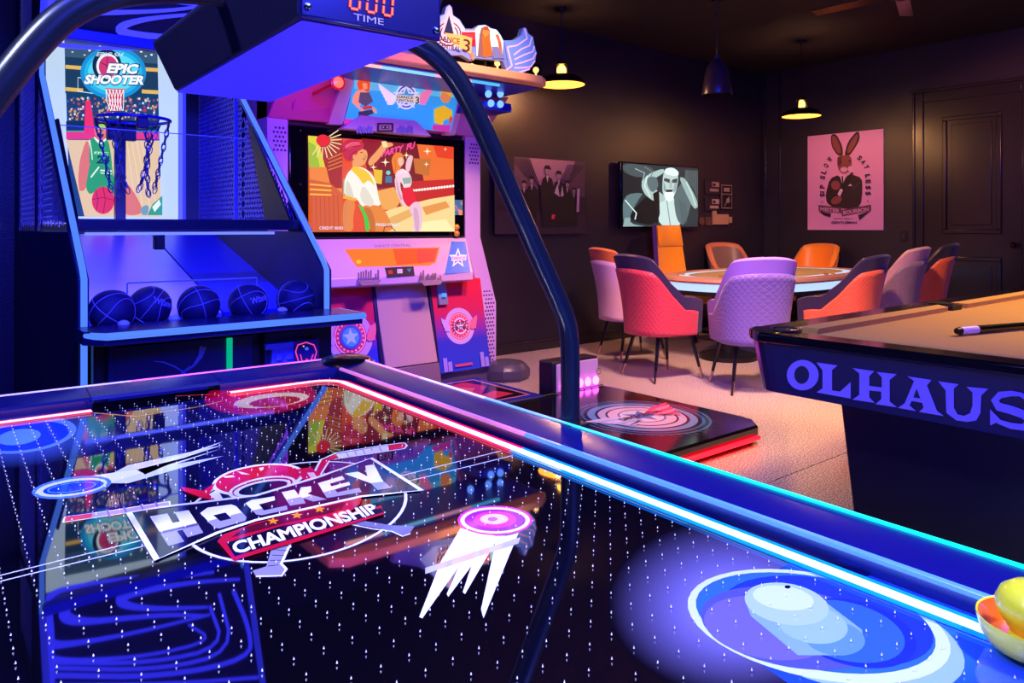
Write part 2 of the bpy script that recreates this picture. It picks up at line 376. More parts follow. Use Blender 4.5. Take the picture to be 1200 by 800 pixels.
def border(half, s, x, wd, z, col, name, es, cx=.0):
    """the lit border runs down a side, round the corner and along the end up to the goal"""
    y1 = .905 if half > 0 else LN-.185; r = .07
    P = [(s*x, 0, z), (s*x, half*(y1-r-cx), z)]
    for k in range(1, 9):
        a = PI/2*k/8; P.append((s*(x-r+r*math.cos(a)), half*(y1-r+r*math.sin(a)-cx), z))
    P.append((s*.17, half*(y1-cx), z))
    m = MB(); n = len(P); vs = []
    for i in range(n):
        a = Vector(P[max(i-1, 0)]); b = Vector(P[min(i+1, n-1)]); d = (b-a).normalized(); q = Vector((-d.y, d.x, 0))*wd/2
        for dz_ in (0, .0012): vs += [Vector(P[i])+q+Vector((0, 0, dz_)), Vector(P[i])-q+Vector((0, 0, dz_))]
    fs = []
    for i in range(n-1):
        a = 4*i; b = a+4; fs += [(a+2, a+3, b+3, b+2), (a, a+2, b+2, b), (a+1, b+1, b+3, a+3)]
    return hb(m.add(vs, fs), name, mat('border_%s' % str(col), col, .3, emit=col, es=es))
for s in (-1, 1):
    for half, outer, inner in ((1, (.75, .0, .05), (1, .68, .72)), (-1, (.0, .2, .85), (.55, .75, 1))):
        border(half, s, .478, .040, ZP+.0034, outer, 'lit_border', .85)
        border(half, s,   .478, .020, ZP+.0038, inner, 'lit_line', 1.2)
for s in (-1, 1):           # corner caps
    for t in (-1.233, 1):
        hb(MB().lathe([(.085, 0), (.085, .008), (.075, .018), (.05, .024), (0, .026)], (s*.575, t*1.03, ZR-.002), 32), 'corner_cap', GBLACK)
# playfield print
A = Art(lambda x, y: W(x, y, ZP), (0, 0, 1), 'table', .00004)
TP = lambda L: [T(*p) for p in L]
def tz(ox, oy, sc): return lambda L: [T(ox+x/sc, oy+y/sc) for x, y in L]
z1 = tz(130, 530, 5.217); z2 = tz(300, 520, 5.0); z6 = tz(140, 420, 2.857); z7 = tz(330, 520, 2.79); z8 = tz(700, 560, 2.4)
def pell(cx, cy, rx, ry, rot=0, n=40, a0=0, a1=360):
    r = math.radians(rot); o = []
    for k in range(n if a1-a0 >= 360 else n+1):
        a = math.radians(a0+(a1-a0)*k/n); p, q = rx*math.cos(a), ry*math.sin(a)
        o.append((cx+p*math.cos(r)-q*math.sin(r), cy+p*math.sin(r)+q*math.cos(r)))
    return o
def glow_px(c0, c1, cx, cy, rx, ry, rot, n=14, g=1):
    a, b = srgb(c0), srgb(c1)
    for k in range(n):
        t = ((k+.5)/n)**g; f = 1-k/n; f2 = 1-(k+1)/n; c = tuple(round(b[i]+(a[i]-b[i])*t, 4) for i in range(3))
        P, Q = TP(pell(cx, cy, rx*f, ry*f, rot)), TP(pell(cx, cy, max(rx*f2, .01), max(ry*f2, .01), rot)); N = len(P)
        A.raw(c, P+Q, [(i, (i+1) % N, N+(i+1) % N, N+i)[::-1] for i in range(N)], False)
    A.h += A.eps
# blue end: soft light glow painted in as colour rings, big disc and beam
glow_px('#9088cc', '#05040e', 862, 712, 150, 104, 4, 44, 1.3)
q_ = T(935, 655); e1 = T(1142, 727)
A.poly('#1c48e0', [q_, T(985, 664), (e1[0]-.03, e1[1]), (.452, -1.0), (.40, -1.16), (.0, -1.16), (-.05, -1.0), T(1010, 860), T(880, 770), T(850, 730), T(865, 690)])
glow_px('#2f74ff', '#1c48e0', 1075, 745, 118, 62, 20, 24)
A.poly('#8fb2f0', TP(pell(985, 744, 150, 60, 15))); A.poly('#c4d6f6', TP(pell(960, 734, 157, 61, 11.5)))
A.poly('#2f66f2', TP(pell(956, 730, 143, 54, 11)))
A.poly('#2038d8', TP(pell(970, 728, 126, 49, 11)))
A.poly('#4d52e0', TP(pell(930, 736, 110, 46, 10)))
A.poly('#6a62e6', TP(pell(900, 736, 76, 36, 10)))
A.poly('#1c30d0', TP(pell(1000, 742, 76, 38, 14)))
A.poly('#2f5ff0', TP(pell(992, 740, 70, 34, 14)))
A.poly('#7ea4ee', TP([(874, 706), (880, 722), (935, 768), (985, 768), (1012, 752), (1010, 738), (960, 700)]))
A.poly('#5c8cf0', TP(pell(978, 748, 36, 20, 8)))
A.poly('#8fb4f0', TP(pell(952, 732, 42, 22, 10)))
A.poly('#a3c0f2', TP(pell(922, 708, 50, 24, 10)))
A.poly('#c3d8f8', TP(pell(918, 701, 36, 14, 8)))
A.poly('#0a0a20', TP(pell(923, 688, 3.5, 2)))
A.h = A.eps
# red end disc and mirrored blue disc at the far left
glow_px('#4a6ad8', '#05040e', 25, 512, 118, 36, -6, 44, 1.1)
A.poly('#5f8ce8', TP(pell(30, 510, 60, 20, -8))); A.poly('#1a3ccc', TP(pell(30, 511, 52, 16, -8))); A.poly('#5f96ee', TP(pell(22, 512, 26, 9, -8)))
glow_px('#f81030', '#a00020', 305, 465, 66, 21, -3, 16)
A.poly('#e8c890', TP(pell(318, 469, 44, 8, -6))); A.poly('#b01018', TP(pell(322, 470.5, 30, 5.5, -6)))
A.line('#e03040', TP([(205, 464), (250, 462), (300, 455)]), .006); A.line('#e8a040', TP([(90, 482), (160, 488), (230, 477), (260, 470)]), .006)
A.h = A.eps
# centre line pair
for p, q in (((0, 674), (640, 515)), ((0, 681), (640, 524))):
    a = T(*p); b = T(*q); dx = (b[1]-a[1])/(b[0]-a[0])
    A.line('#c8ccea', [(-.47, a[1]+(-.47-a[0])*dx), (.455, a[1]+(.455-a[0])*dx)], .0035)
# speed tails
A.poly('#c8d4f8', TP([(110, 566), (150, 545), (262, 521), (180, 548), (262, 534), (150, 566)]))
A.poly('#dfe6fa', TP([(88, 560), (160, 550), (262, 517), (170, 556), (258, 526), (120, 568)]))
A.poly('#4a78e8', TP(pell(84, 571, 47, 12, -8))); A.poly('#c8d8f8', TP(pell(84, 571, 42, 9.5, -8))); A.poly('#123ac8', TP(pell(86, 571, 36, 7, -8)))
A.line('#5a9cf0', TP(pell(84, 571, 28, 5, -8)), .003, True)
# stick at left
A.line('#e8e8f4', TP([(74, 609), (130, 601), (200, 590)]), .026); A.line('#a888c0', TP([(80, 608), (130, 601), (198, 590.5)]), .02)
A.line('#d02048', TP([(76, 608.6), (108, 604)]), .022)
for x, y in ((125, 602), (145, 599), (165, 596), (182, 593)): A.line('#6c5a94', TP([(x, y-5), (x+4, y+4)]), .003)
# big ring behind the logo
A.line('#e4e4f2', TP(pell(345, 600, 132, 56, -9, 56)), .0055, True)
# crossed sticks
A.poly('#8c88a0', z2([(120, 560), (215, 560), (150, 700), (175, 735), (150, 775), (0, 778), (-20, 745), (60, 720), (90, 620)]))
A.line('#f0f0fa', z2([(212, 562), (148, 705), (178, 735), (150, 775), (0, 778)]), .004)
for k in range(5): A.line('#3c3850', z2([(118-k*12, 590+k*32), (195-k*16, 600+k*28)]), .002)
A.poly('#74708c', z2([(545, 470), (640, 455), (800, 480), (930, 485), (900, 530), (850, 545), (790, 510)]))
A.line('#f0f0fa', z2([(545, 472), (680, 500), (795, 515), (860, 545), (905, 528)]), .003)
A.line('#f4f4fc', z2([(330, 190), (380, 95), (470, 55), (760, 8), (870, -5), (885, 12), (870, 30), (640, 65), (430, 98), (375, 190)]), .004)
A.poly('#d01838', z2([(335, 188), (385, 100), (470, 62), (480, 88), (425, 102), (370, 188)]))
A.poly('#d8d4e8', z2([(470, 62), (775, 10), (778, 42), (485, 90)]))
A.poly('#d8182c', z2([(775, 10), (865, -3), (878, 14), (866, 27), (778, 42)]))
for k in range(5): A.line('#8880a0', z2([(530+k*48, 53-k*8), (545+k*48, 80-k*8)]), .002)
# helmet
A.poly('#f2f2fa', z1(pell(900, 170, 285, 92, -8))); A.poly('#d8142e', z1(pell(900, 168, 262, 80, -8)))
A.poly('#f2f2fa', z1(pell(925, 220, 210, 62, -11))); A.poly('#b0182c', z1(pell(925, 218, 190, 50, -11))); A.poly('#f2f2fa', z1(pell(925, 222, 178, 44, -11))); A.poly('#0c0a24', z1(pell(930, 222, 152, 34, -11)))
A.poly('#f4f4fa', z1([(680, 150), (745, 145), (760, 155), (700, 160)])); A.poly('#f4f4fa', z1([(770, 120), (800, 125), (850, 140), (800, 138)])); A.poly('#f4f4fa', z1([(905, 100), (935, 95), (930, 110), (915, 118)]))
A.poly('#d8142e', z1([(430, 215), (560, 240), (640, 190), (600, 260), (640, 300), (560, 285), (440, 240)])); A.poly('#f2f2fa', z1([(620, 250), (650, 230), (685, 290), (660, 315), (600, 262)]))
A.poly('#d8142e', z1([(1130, 110), (1220, 95), (1260, 130), (1300, 150), (1260, 200), (1190, 190)])); A.poly('#f0ccd0', z1([(1200, 130), (1240, 128), (1270, 170), (1230, 175)]))
# banner
ban = [(151, 602), (183.7, 657.5), (254.6, 626), (300, 611), (424, 583), (494, 576), (435, 538), (374, 560), (300, 582), (187.5, 596)]
A.poly('#100c2c', TP(ban)); 
A.poly('#3c1030', TP([(300, 590), (374, 566), (434, 545), (478, 573), (424, 580), (330, 600)]))
def letter(pts, fn, cut):
    A.poly('#f0f0f8', fn(pts)); xs_ = [p for p in pts]
    return None
H_ = [(238, 398), (345, 380), (378, 438), (422, 430), (390, 373), (475, 360), (565, 498), (468, 526), (437, 478), (402, 486), (448, 552), (352, 580)]
A.poly('#eeeef8', z1(H_)); A.poly('#9c98b8', z1([(296, 492), (393, 472), (402, 486), (448, 552), (352, 580)])); A.poly('#9c98b8', z1([(437, 478), (430, 462), (525, 438), (565, 498), (468, 526)])); A.poly('#5e5a80', z1([(296, 492), (532, 440), (540, 452), (304, 506)]))
O_ = [(545, 378), (590, 345), (735, 325), (765, 335), (830, 405), (820, 425), (665, 472), (635, 470)]
A.poly('#eeeef8', z1(O_)); A.poly('#9c98b8', z1([(590, 428), (800, 375), (830, 405), (820, 425), (665, 472), (635, 470)])); A.poly('#100c2c', z1([(625, 392), (700, 375), (738, 412), (668, 428)]))
C_ = [(822, 318), (860, 298), (1000, 275), (1003, 300), (905, 325), (935, 362), (1075, 333), (1080, 358), (920, 392), (890, 388)]
A.poly('#eeeef8', z1(C_)); A.poly('#9c98b8', z1([(865, 362), (925, 350), (935, 362), (1075, 333), (1080, 358), (920, 392), (890, 388)]))
K_ = [(150, 290), (225, 275), (250, 308), (262, 262), (322, 255), (325, 285), (302, 300), (415, 332), (335, 345), (275, 325), (290, 355), (200, 370)]
A.poly('#eeeef8', z2(K_)); A.poly('#9c98b8', z2([(180, 335), (262, 318), (275, 325), (290, 355), (200, 370)])); A.poly('#9c98b8', z2([(275, 325), (330, 308), (415, 332), (335, 345)]))
E_ = [(362, 238), (505, 195), (520, 215), (432, 240), (442, 256), (545, 230), (552, 248), (462, 274), (475, 292), (605, 265), (620, 290), (415, 325)]
A.poly('#eeeef8', z2(E_)); A.poly('#9c98b8', z2([(395, 292), (462, 274), (475, 292), (605, 265), (620, 290), (415, 325)]))
Y_ = [(518, 182), (598, 170), (652, 198), (640, 135), (692, 128), (742, 225), (795, 266), (712, 278), (672, 238)]
A.poly('#eeeef8', z2(Y_)); A.poly('#9c98b8', z2([(672, 238), (748, 228), (795, 266), (712, 278)]))
A.line('#f4f4fc', TP(ban), .009, True)
# ribbon
A.poly('#c01030', TP([(254.6, 636), (262, 628), (300, 614), (424, 584), (422, 592), (408, 603), (447, 594), (450, 604), (350, 636), (274, 659)]))
A.poly('#5c0c24', TP([(288, 619), (330, 607), (405, 590), (400, 600), (330, 616), (270, 632)]))
A.poly('#0c0a20', TP([(265, 638), (330, 618), (447, 597), (449, 602), (350, 631), (275, 654)]))
for px, py in ((320, 612.4), (348, 605.6), (374.4, 598.4)):
    c0 = (px, py); A.poly('#f0941c', TP([(px+(7.5 if k % 2 == 0 else 3)*math.cos(math.radians(-90+36*k)), py+(4.6 if k % 2 == 0 else 2)*math.sin(math.radians(-90+36*k))) for k in range(10)]))
o = T(276, 652); e = T(446, 602); u = T(270, 638)
A.text('#f4f4fc', 'CHAMPIONSHIP', o, (e[0]-o[0], e[1]-o[1]), (u[0]-o[0], u[1]-o[1]), .035)
A.h = A.eps
# comet puck with tails
for q in ([(520, 385), (585, 275), (640, 290), (700, 300), (740, 300), (775, 290), (660, 570), (652, 540), (700, 320), (600, 490), (592, 485), (620, 400), (545, 500), (540, 490), (580, 400), (460, 570), (450, 565)],):
    A.poly('#e8e8f6', z7(q))
A.poly('#b8b4cc', z7([(470, 405), (780, 305), (775, 325), (470, 425)]) )
A.poly('#f428e8', z7(pell(698, 250, 122, 48))); A.poly('#f6e8fc', z7(pell(698, 250, 114, 43))); A.poly('#a018c8', z7(pell(698, 250, 100, 36))); A.poly('#e030e0', z7(pell(698, 248, 70, 27))); A.poly('#f0c8f8', z7(pell(695, 246, 46, 17))); A.poly('#9a60e0', z7(pell(690, 246, 16, 7)))
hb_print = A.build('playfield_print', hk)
# air holes: tiny white ticks imitating the glint at each hole
dm = MB(); r = .0011
for i in range(29):
    for j in range(62):
        x = -.475+i*.0339; y = -1.17+j*.0344
        dm.add([(x-r, y, ZP+.002), (x, y-r, ZP+.002), (x+r, y, ZP+.002), (x, y+r, ZP+.002), (x, y, ZP+.0052)], [(0, 1, 4), (1, 2, 4), (2, 3, 4), (3, 0, 4)])
hb(dm, 'air_holes', mat('air_hole_glint', '#ffffff', .4), kind='stuff', smooth=0)
# overhead arch
ARCH = mat('arch_tube', '#20283c', .3, metal=.6)
ap = [(.645, .765), (.645, .935), (.636, .99), (.60, 1.055), (.567, 1.11), (.478, 1.264), (.417, 1.372), (.36, 1.465), (.315, 1.515), (.25, 1.552), (.12, 1.575)]
path = [Vector((x, x*.03, z)) for x, z in ap]+[Vector((-x, x*-.03, z)) for x, z in ap[::-1]]
for _ in range(3): path = [path[0]]+[q for i in range(len(path)-1) for q in (path[i]*.75+path[i+1]*.25, path[i]*.25+path[i+1]*.75)]+[path[-1]]
hb(MB().tube(path, .0215, 20), 'arch_tube', ARCH)
for s in (-1, 1): hb(MB().box(s*.63-.03, s*.63+.03, -.03, .03, ZR, ZR+.012).box(s*.65-.012, s*.65+.012, -.028, .028, .5, ZR), 'post_bracket', BLACK, bevel=.003)
# scoreboard box (own coordinates, tapering to the underside)
b0, b1 = 1.481, 1.57; ya, yb = -.255, .43
xw0, xw1 = (-.085, .115), (-.12, .15)
HOUS = mat('scorebox_plastic', '#0a0a34', .4, bump=(200, .08))
sb = hb(MB().add([(xw0[0], ya, b0), (xw0[1], ya, b0), (xw0[1], yb, b0), (xw0[0], yb, b0), (xw1[0], ya-.0, b1), (xw1[1], ya-.0, b1), (xw1[1]+.03, yb, b1+.005), (xw1[0]-.01, yb, b1+.005),
          (xw1[0]+.04, ya+.02, b1+.05), (xw1[1]-.03, ya+.02, b1+.05), (xw1[1]-.03, yb-.02, b1+.05), (xw1[0]+.04, yb-.02, b1+.05)],
         [(0, 3, 2, 1), (0, 1, 5, 4), (1, 2, 6, 5), (2, 3, 7, 6), (3, 0, 4, 7), (4, 5, 9, 8), (5, 6, 10, 9), (6, 7, 11, 10), (7, 4, 8, 11), (8, 9, 10, 11)]), 'scoreboard_box', HOUS, bevel=.006)
hb(MB().add([(xw0[0]+.002, ya+.004, b0-.002), (xw0[1]-.002, ya+.004, b0-.002), (xw0[1]-.002, yb-.004, b0-.002), (xw0[0]+.002, yb-.004, b0-.002)], [(0, 3, 2, 1)]), 'box_underside', mat('underside_glow', '#1010a0', .5, emit=(.03, .02, 1), es=1.0), sb)  # underside glows to imitate the blue light falling on it
fb = MB().box(xw0[0]-.008, xw0[1]+.012, ya-.014, ya-.002, b0-.002, b1+.045)
fp = hb(fb, 'display_panel', mat('display_black', '#10104c', .2, ior=1.6), sb, bevel=.004)
S = Art(lambda x, y: W(x, ya-.015, y), (0, -1, 0), 'screen', .0004)
DZ = 1.502
seg7 = {'a': [(0, 1), (1, 1)], 'b': [(1, 1), (1, .5)], 'c': [(1, .5), (1, 0)], 'd': [(0, 0), (1, 0)], 'e': [(0, .5), (0, 0)], 'f': [(0, 1), (0, .5)]}
for i in range(3):
    x0 = -.022+i*.0255
    for kx in seg7.values():
        (p, q), (r_, t_) = kx
        a = (x0+p*.014+q*.002, DZ+q*.028); b = (x0+r_*.014+t_*.002, DZ+t_*.028)
        mx, my = (a[0]+b[0])/2, (a[1]+b[1])/2; a = (mx+(a[0]-mx)*.8, my+(a[1]-my)*.8); b = (mx+(b[0]-mx)*.8, my+(b[1]-my)*.8)
        S.h = .0006; S.line((1.0, .01, .03), [a, b], .0046); S.line((1.0, .35, .08), [a, b], .0022)
S2 = Art(lambda x, y: W(x, ya-.015, y), (0, -1, 0), 'print', .0004)
S2.text('#b8a8c0', 'TIME', (-.016, 1.487), (.046, 0), (0, .009), .0)
S.build('digits', sb); S2.build('lettering', sb)
for x in (-.082, .118): hb(MB().lathe([(.005, 0), (.005, .002), (.003, .004), (0, .0045)], (x, ya-.014, 1.494), 14, axis=(0, -1, 0)), 'screw', CHROME, sb)

# mallet
mc = PZ(1214, 767, ZP)
ml = root('air_hockey_mallet', mc, 0, 'yellow and orange bowl shaped mallet with round knob on the playfield', 'mallet')
MY = mat('mallet_yellow', '#d8dc30', .25, ior=1.5, coat=.4); MO = mat('mallet_orange', '#f07010', .3, coat=.4)
mo = mc+Vector((0, 0, .0055))
MB().lathe([(0, 0), (.040, 0), (.047, .004), (.052, .014), (.0565, .030), (.0558, .0325), (.0540, .031)], mo, 48, cap=False).build('bowl', MY, ml)
MB().lathe([(.0540, .031), (.050, .016), (.045, .009), (.022, .008)], mo, 48, cap=False).build('bowl_lining', MO, ml)
MB().lathe([(.026, .008), (.0245, .018), (.030, .028), (.0375, .040), (.038, .050), (.033, .061), (.022, .069), (.01, .072), (0, .0725)], mo, 40).build('knob', MY, ml)

# ------------------------------------------------------------------ basketball machine
bx0, bx1, byf, byb = .536, 1.549, 3.28, 5.3
bk = root('basketball_arcade_machine', (1.04, 4.2, 0), 0, 'blue lit basketball arcade machine with chain net hoop and tall screen', 'arcade machine')
CAB = mat('cabinet_blue_black', '#0c0d3c', .4); CABV = mat('cabinet_violet', '#5a58b8', .35)
for s, x in ((0, bx0), (1, bx1)):
    xa, xb = (x-.02, x+.02)
    low = [(byf, 0), (byf, 1.0), (3.5, 1.18), (byb, 1.18), (byb, 0)]
    MB().prism([(xa, y, z) for y, z in low], (xb-xa, 0, 0)).build('side_panel', CAB, bk, bevel=.004)
    fr = MB()
    fr.tube([(x, 3.5, 1.18), (x, 4.42, 1.95), (x, 4.42, 2.75), (x, byb, 2.75), (x, byb, 1.18)], .02, 8).tube([(x, 4.53, 1.18), (x, 4.53, 2.7)], .016, 8).tube([(x, 4.42, 2.2), (x, byb, 2.2)], .014, 8)
    fr.build('side_frame', CABV if s else CAB, bk)
    # diamond mesh infill
    g = MB(); st = .058; wv = .011
    def top(y): return 1.95+(y-4.42)*.835 if y < 4.42 else 2.7
    def clip(a, b, inside):
        N = 70; pts = [(a[0]+(b[0]-a[0])*i/N, a[1]+(b[1]-a[1])*i/N) for i in range(N+1)]; ok = [p for p in pts if inside(*p)]
        return (ok[0], ok[-1]) if len(ok) > 2 else None
    ins = lambda y, z: part[0] < y < part[1] and 1.2 < z < top(y)-.05
    for d, part in ((-1, (3.55, 4.42)), (1, (3.55, 4.42)), (-1, (4.42, 5.28)), (1, (4.42, 5.28))):
        c0 = -6.0
        while c0 < 12:
            r_ = clip((3.5, c0+d*3.5*1.4), (5.3, c0+d*5.3*1.4), ins); c0 += st
            if r_:
                (y0, za), (y1, zb) = r_; l = math.hypot(y1-y0, zb-za); ny, nz = -(zb-za)/l*wv/2, (y1-y0)/l*wv/2
                for xx in (x,): g.add([(xx, y0+ny, za+nz), (xx, y0-ny, za-nz), (xx, y1-ny, zb-nz), (xx, y1+ny, zb+nz)], [(0, 1, 2, 3)])
    g.build('mesh_panel', CABV if s else mat('mesh_side', '#b0b0e0', .4), bk, smooth=0, solid=.003, kind='stuff')
    # led edge
    xe = x-.012 if s else x
    MB().tube([(xe, byf-.014, .02), (xe, byf-.014, 1.0), (xe, byf+.02, 1.04), (xe, 4.40, 1.965), (xe, 4.40, 2.3)], .0125, 6).build('edge_light', LEDB, bk)
# black inner wedges
MB().prism([(bx0+.03, 3.62, 1.22), (bx0+.03, 4.3, 1.22), (bx0+.03, 4.3, 1.72), (bx0+.03, 4.15, 1.72)], (.01, 0, 0)).build('inner_wedge', BLACK, bk)
MB().prism([(bx1-.04, 3.62, 1.22), (bx1-.04, 3.95, 1.22), (bx1-.04, 4.22, 1.78), (bx1-.04, 4.17, 1.76)], (.01, 0, 0)).build('inner_wedge', BLACK, bk)
MB().box(bx0, bx1, byb-.03, byb, 0, 2.75).build('back_panel', mat('back_panel_blue', '#0a0a30', .5), bk)
# screen
P0 = PY(57, 30, 5.15); P1 = PY(206, 255, 5.15)
scr = MB().box(P0.x-.02, P1.x+.01, 5.13, 5.2, 1.22, 2.46).build('screen', mat('screen_frame', (.3, .35, .4), .4, emit='#c4dcf0', es=.95), bk, bevel=.004)
m = zmap('y', 5.125, 60, 50, 3.6364); A = Art(m, (0, -1, 0), 'screen', .0003)
A.poly('#10406c', [(55, -35), (452, 0), (468, 740), (80, 740)])
A.poly('#3a5878', [(55, -35), (452, 0), (453, 90), (58, 60)]); A.poly('#1c3c60', [(58, 60), (453, 90), (455, 215), (60, 215)])
for k in range(9): A.ell('#e8f4fa', 75+k*44, 8+(k % 3)*10+k*3, 6, 4, n=8)
for k in range(7): A.ell('#c8e0ea', 90+k*52, 40+(k % 2)*10+k*3, 5, 3, n=8)
for y_ in (95, 190): A.poly('#e0b860', [(60, y_), (135, y_+6), (135, y_+22), (60, y_+16)]); A.poly('#e0b860', [(385, y_+10), (455, y_+14), (455, y_+30), (385, y_+26)])
random.seed(3)
for k in range(230): 
    xx = random.uniform(64, 452); yy = random.uniform(232, 325); cc = random.choice(['#c89070', '#e0e0f0', '#b04050', '#4060a0', '#d0b080', '#503040'])
    A.h = .0003*42; A.rect(cc, xx, yy, xx+8, yy+9)
A.h = .0003*44
A.rect('#0c3040', 62, 335, 456, 375); A.rect('#30a080', 62, 375, 456, 382); A.poly('#e83870', [(62, 380), (455, 384), (456, 412), (62, 412)])
A.poly('#e8c890', [(62, 415), (458, 418), (468, 740), (140, 740)])
for k in range(5): A.line('#f4dcb0', [(300+k*20, 418), (330+k*32, 738)], 3)
A.poly('#f03060', [(145, 250), (165, 250), (185, 385), (138, 385)]); A.line('#c8ecff', [(112, 150), (205, 165), (205, 222), (112, 208)], 4, True)
for k, c_ in enumerate(('#1c90d8', '#28b4ec', '#58dcfa')):
    A.ell(c_, 262, 130, 140-k*16, 112-k*16, n=36)
A.ell('#18284c', 235, 98, 62, 68, n=32); A.ell('#e8f4fc', 238, 102, 48, 54, n=32); A.ell('#d03878', 240, 104, 43, 49, n=32)
A.ring('#e8f4fc', 240, 104, 44, 50, 4, n=32); A.line('#701848', [(205, 85), (235, 100), (280, 95)], 3); A.line('#701848', [(240, 55), (232, 100), (245, 150)], 3)
A.text('#cfe0f4', 'EPIC SH', (188, 60), (110, 2), (8, -17), .02)
for o_, t_, x_, y_, wx, hh in ((0, 'EPIC', 232, 132, 128, 42), (0, 'SHOOTER', 135, 178, 255, 40)):
    A.rect('#2a8cc8', x_-6, y_-hh-5, x_+wx+6, y_+6) if False else None
    A.text('#203c78', t_, (x_-3, y_+5), (wx+8, 4), (14, -hh-9), .09)
    A.text('#f4f8ff', t_, (x_, y_), (wx, 4), (12, -hh), .05)
A.poly('#c82860', [(234, 205), (306, 205), (296, 292), (248, 292)])
for k in range(6): 
    A.line('#ffffff', [(230+k*15, 200), (250+k*11, 250), (238+k*13, 292)], 3); A.line('#ffffff', [(305-k*15, 200), (288-k*11, 250), (300-k*10, 292)], 3)
A.line('#e84848', [(225, 198), (318, 202)], 5)
# sitting player
A.sm = 2
A.poly('#e07850', [(112, 520), (150, 400), (165, 480), (150, 620), (118, 640)]); A.poly('#e07850', [(270, 600), (320, 590), (385, 700), (375, 735), (300, 735)])
A.poly('#2ca048', [(160, 412), (178, 405), (205, 430), (238, 408), (252, 480), (258, 560), (278, 620), (262, 655), (190, 630), (160, 650), (142, 615), (158, 540)])
A.line('#e8fff0', [(160, 415), (168, 460), (172, 500)], 4); A.poly('#e8fff0', [(176, 406), (205, 440), (240, 408), (234, 404), (206, 425), (182, 402)]); A.poly('#e07850', [(183, 400), (206, 424), (233, 402), (230, 385), (185, 385)])
A.ell('#e08858', 205, 372, 25, 34, n=24); A.poly('#181414', [(182, 372), (184, 350), (196, 338), (222, 342), (228, 360), (215, 352), (192, 356)]); A.poly('#a8d838', [(184, 362), (192, 350), (222, 348), (229, 366), (205, 372)])
A.poly('#402018', [(188, 388), (205, 394), (222, 388), (218, 402), (206, 410), (192, 402)]); A.line('#502820', [(192, 375), (201, 376)], 3); A.line('#502820', [(210, 376), (219, 375)], 3)
A.text('#123820', '24', (188, 515), (55, 4), (6, -34), .04); A.text('#d0ffd8', 'EPIC', (178, 475), (60, 3), (3, -10), .02); A.line('#e8fff0', [(165, 575), (200, 530)], 6); A.line('#e8fff0', [(205, 545), (255, 548)], 6); A.line('#e8fff0', [(205, 556), (255, 560)], 4)
A.poly('#e07850', [(112, 545), (135, 490), (165, 510), (150, 560), (135, 610), (118, 640), (112, 600)])
A.ell('#e03030', 217, 672, 48, 58, n=32); A.line('#701018', [(217, 614), (226, 672), (217, 730)], 2.5); A.line('#701018', [(170, 668), (217, 660), (264, 672)], 2.5); A.line('#701018', [(185, 625), (195, 670), (188, 715)], 2.5)
A.poly('#70a0b0', [(375, 705), (400, 690), (412, 700), (405, 735), (380, 735)]); A.poly('#2ca078', [(405, 735), (425, 690), (468, 652), (468, 735)]); A.poly('#e8f8f0', [(425, 700), (455, 668), (462, 690), (435, 722)])
A.build('screen_picture', scr)
MB().box(P1.x+.015, P1.x+.035, 5.05, 5.2, 1.2, 2.5).build('screen_edge_light', LEDDB, bk)
# fascia with nested lit bands
tb = lambda z: 4.42-(z-2.2)*.35
MB().prism([(bx0-.02, 4.62, 2.2), (bx0-.02, 4.42, 2.2), (bx0-.02, 4.05, 2.98), (bx0-.02, 4.62, 2.98)], (bx1-bx0+.04, 0, 0)).build('hood', mat('hood_blue', '#07072c', .5), bk, bevel=.01)
WAVE = mat('led_wave_blue', '#080830', .4, emit=(.03, .03, 1), es=2.2)
def hoodpt(u, v):      # curve coordinates onto the leaning front of the hood
    v = 482+(v-385)*.73; a_ = (u/2-600)/FL; b_ = (167+v/2)/FL; t_ = (5.463-.474*.27)/(SF-CF*a_+.474*b_)
    return Vector((min(max(t_*(CF+SF*a_), bx0+.02), bx1-.015), t_*(SF-CF*a_)-.012, .27+t_*b_))
waves = [([(560, 395), (470, 402), (400, 415), (300, 440), (275, 462), (300, 482), (370, 490), (485, 484)], [.008, .010, .013, .022, .026, .018, .012, .008]),
 ([(500, 372), (340, 402), (210, 440), (150, 485), (150, 520), (200, 532), (300, 518), (400, 508), (480, 512)], [.008, .010, .014, .022, .028, .016, .012, .01, .008]),
 ([(330, 385), (200, 410), (110, 440), (75, 520), (50, 590), (58, 650), (85, 745)], [.008, .010, .016, .026, .03, .024, .018]),
 ([(55, 590), (100, 612), (180, 600), (320, 565), (490, 508)], [.03, .024, .014, .010, .008]),
 ([(440, 540), (500, 590), (350, 640), (180, 656), (110, 648), (108, 632)], [.006, .008, .008, .010, .012, .008]),
 ([(80, 676), (350, 664), (525, 612), (490, 480)], .0095), ([(80, 694), (370, 686), (548, 628), (512, 440)], .0095),
 ([(85, 716), (380, 708), (585, 650), (585, 560), (545, 430)], .012), ([(110, 738), (400, 730), (640, 690)], .009)]
def rounded(P, R_):
    R_ = R_ if isinstance(R_, list) else [R_]*len(P)
    for _ in range(2):
        Q, S_ = [P[0]], [R_[0]]
        for i in range(len(P)-1): Q += [P[i]*.75+P[i+1]*.25, P[i]*.25+P[i+1]*.75]; S_ += [R_[i]*.75+R_[i+1]*.25, R_[i]*.25+R_[i+1]*.75]
        P, R_ = Q+[P[-1]], S_+[R_[-1]]
    return P, R_
for P, r_ in waves:
    P, r_ = rounded([hoodpt(*q) for q in P], r_); MB().tube(P, r_, 6).build('hood_light_band', WAVE, bk)
for s, x in ((0, bx0-.0), (1, bx1)): MB().tube([(x, 4.38, 2.2), (x, 4.03, 2.97)], .016, 6).build('hood_edge_light', LEDDB, bk)
MB().box(bx0, bx1, 4.42, byb, 2.72, 2.76).build('roof_panel', CAB, bk)
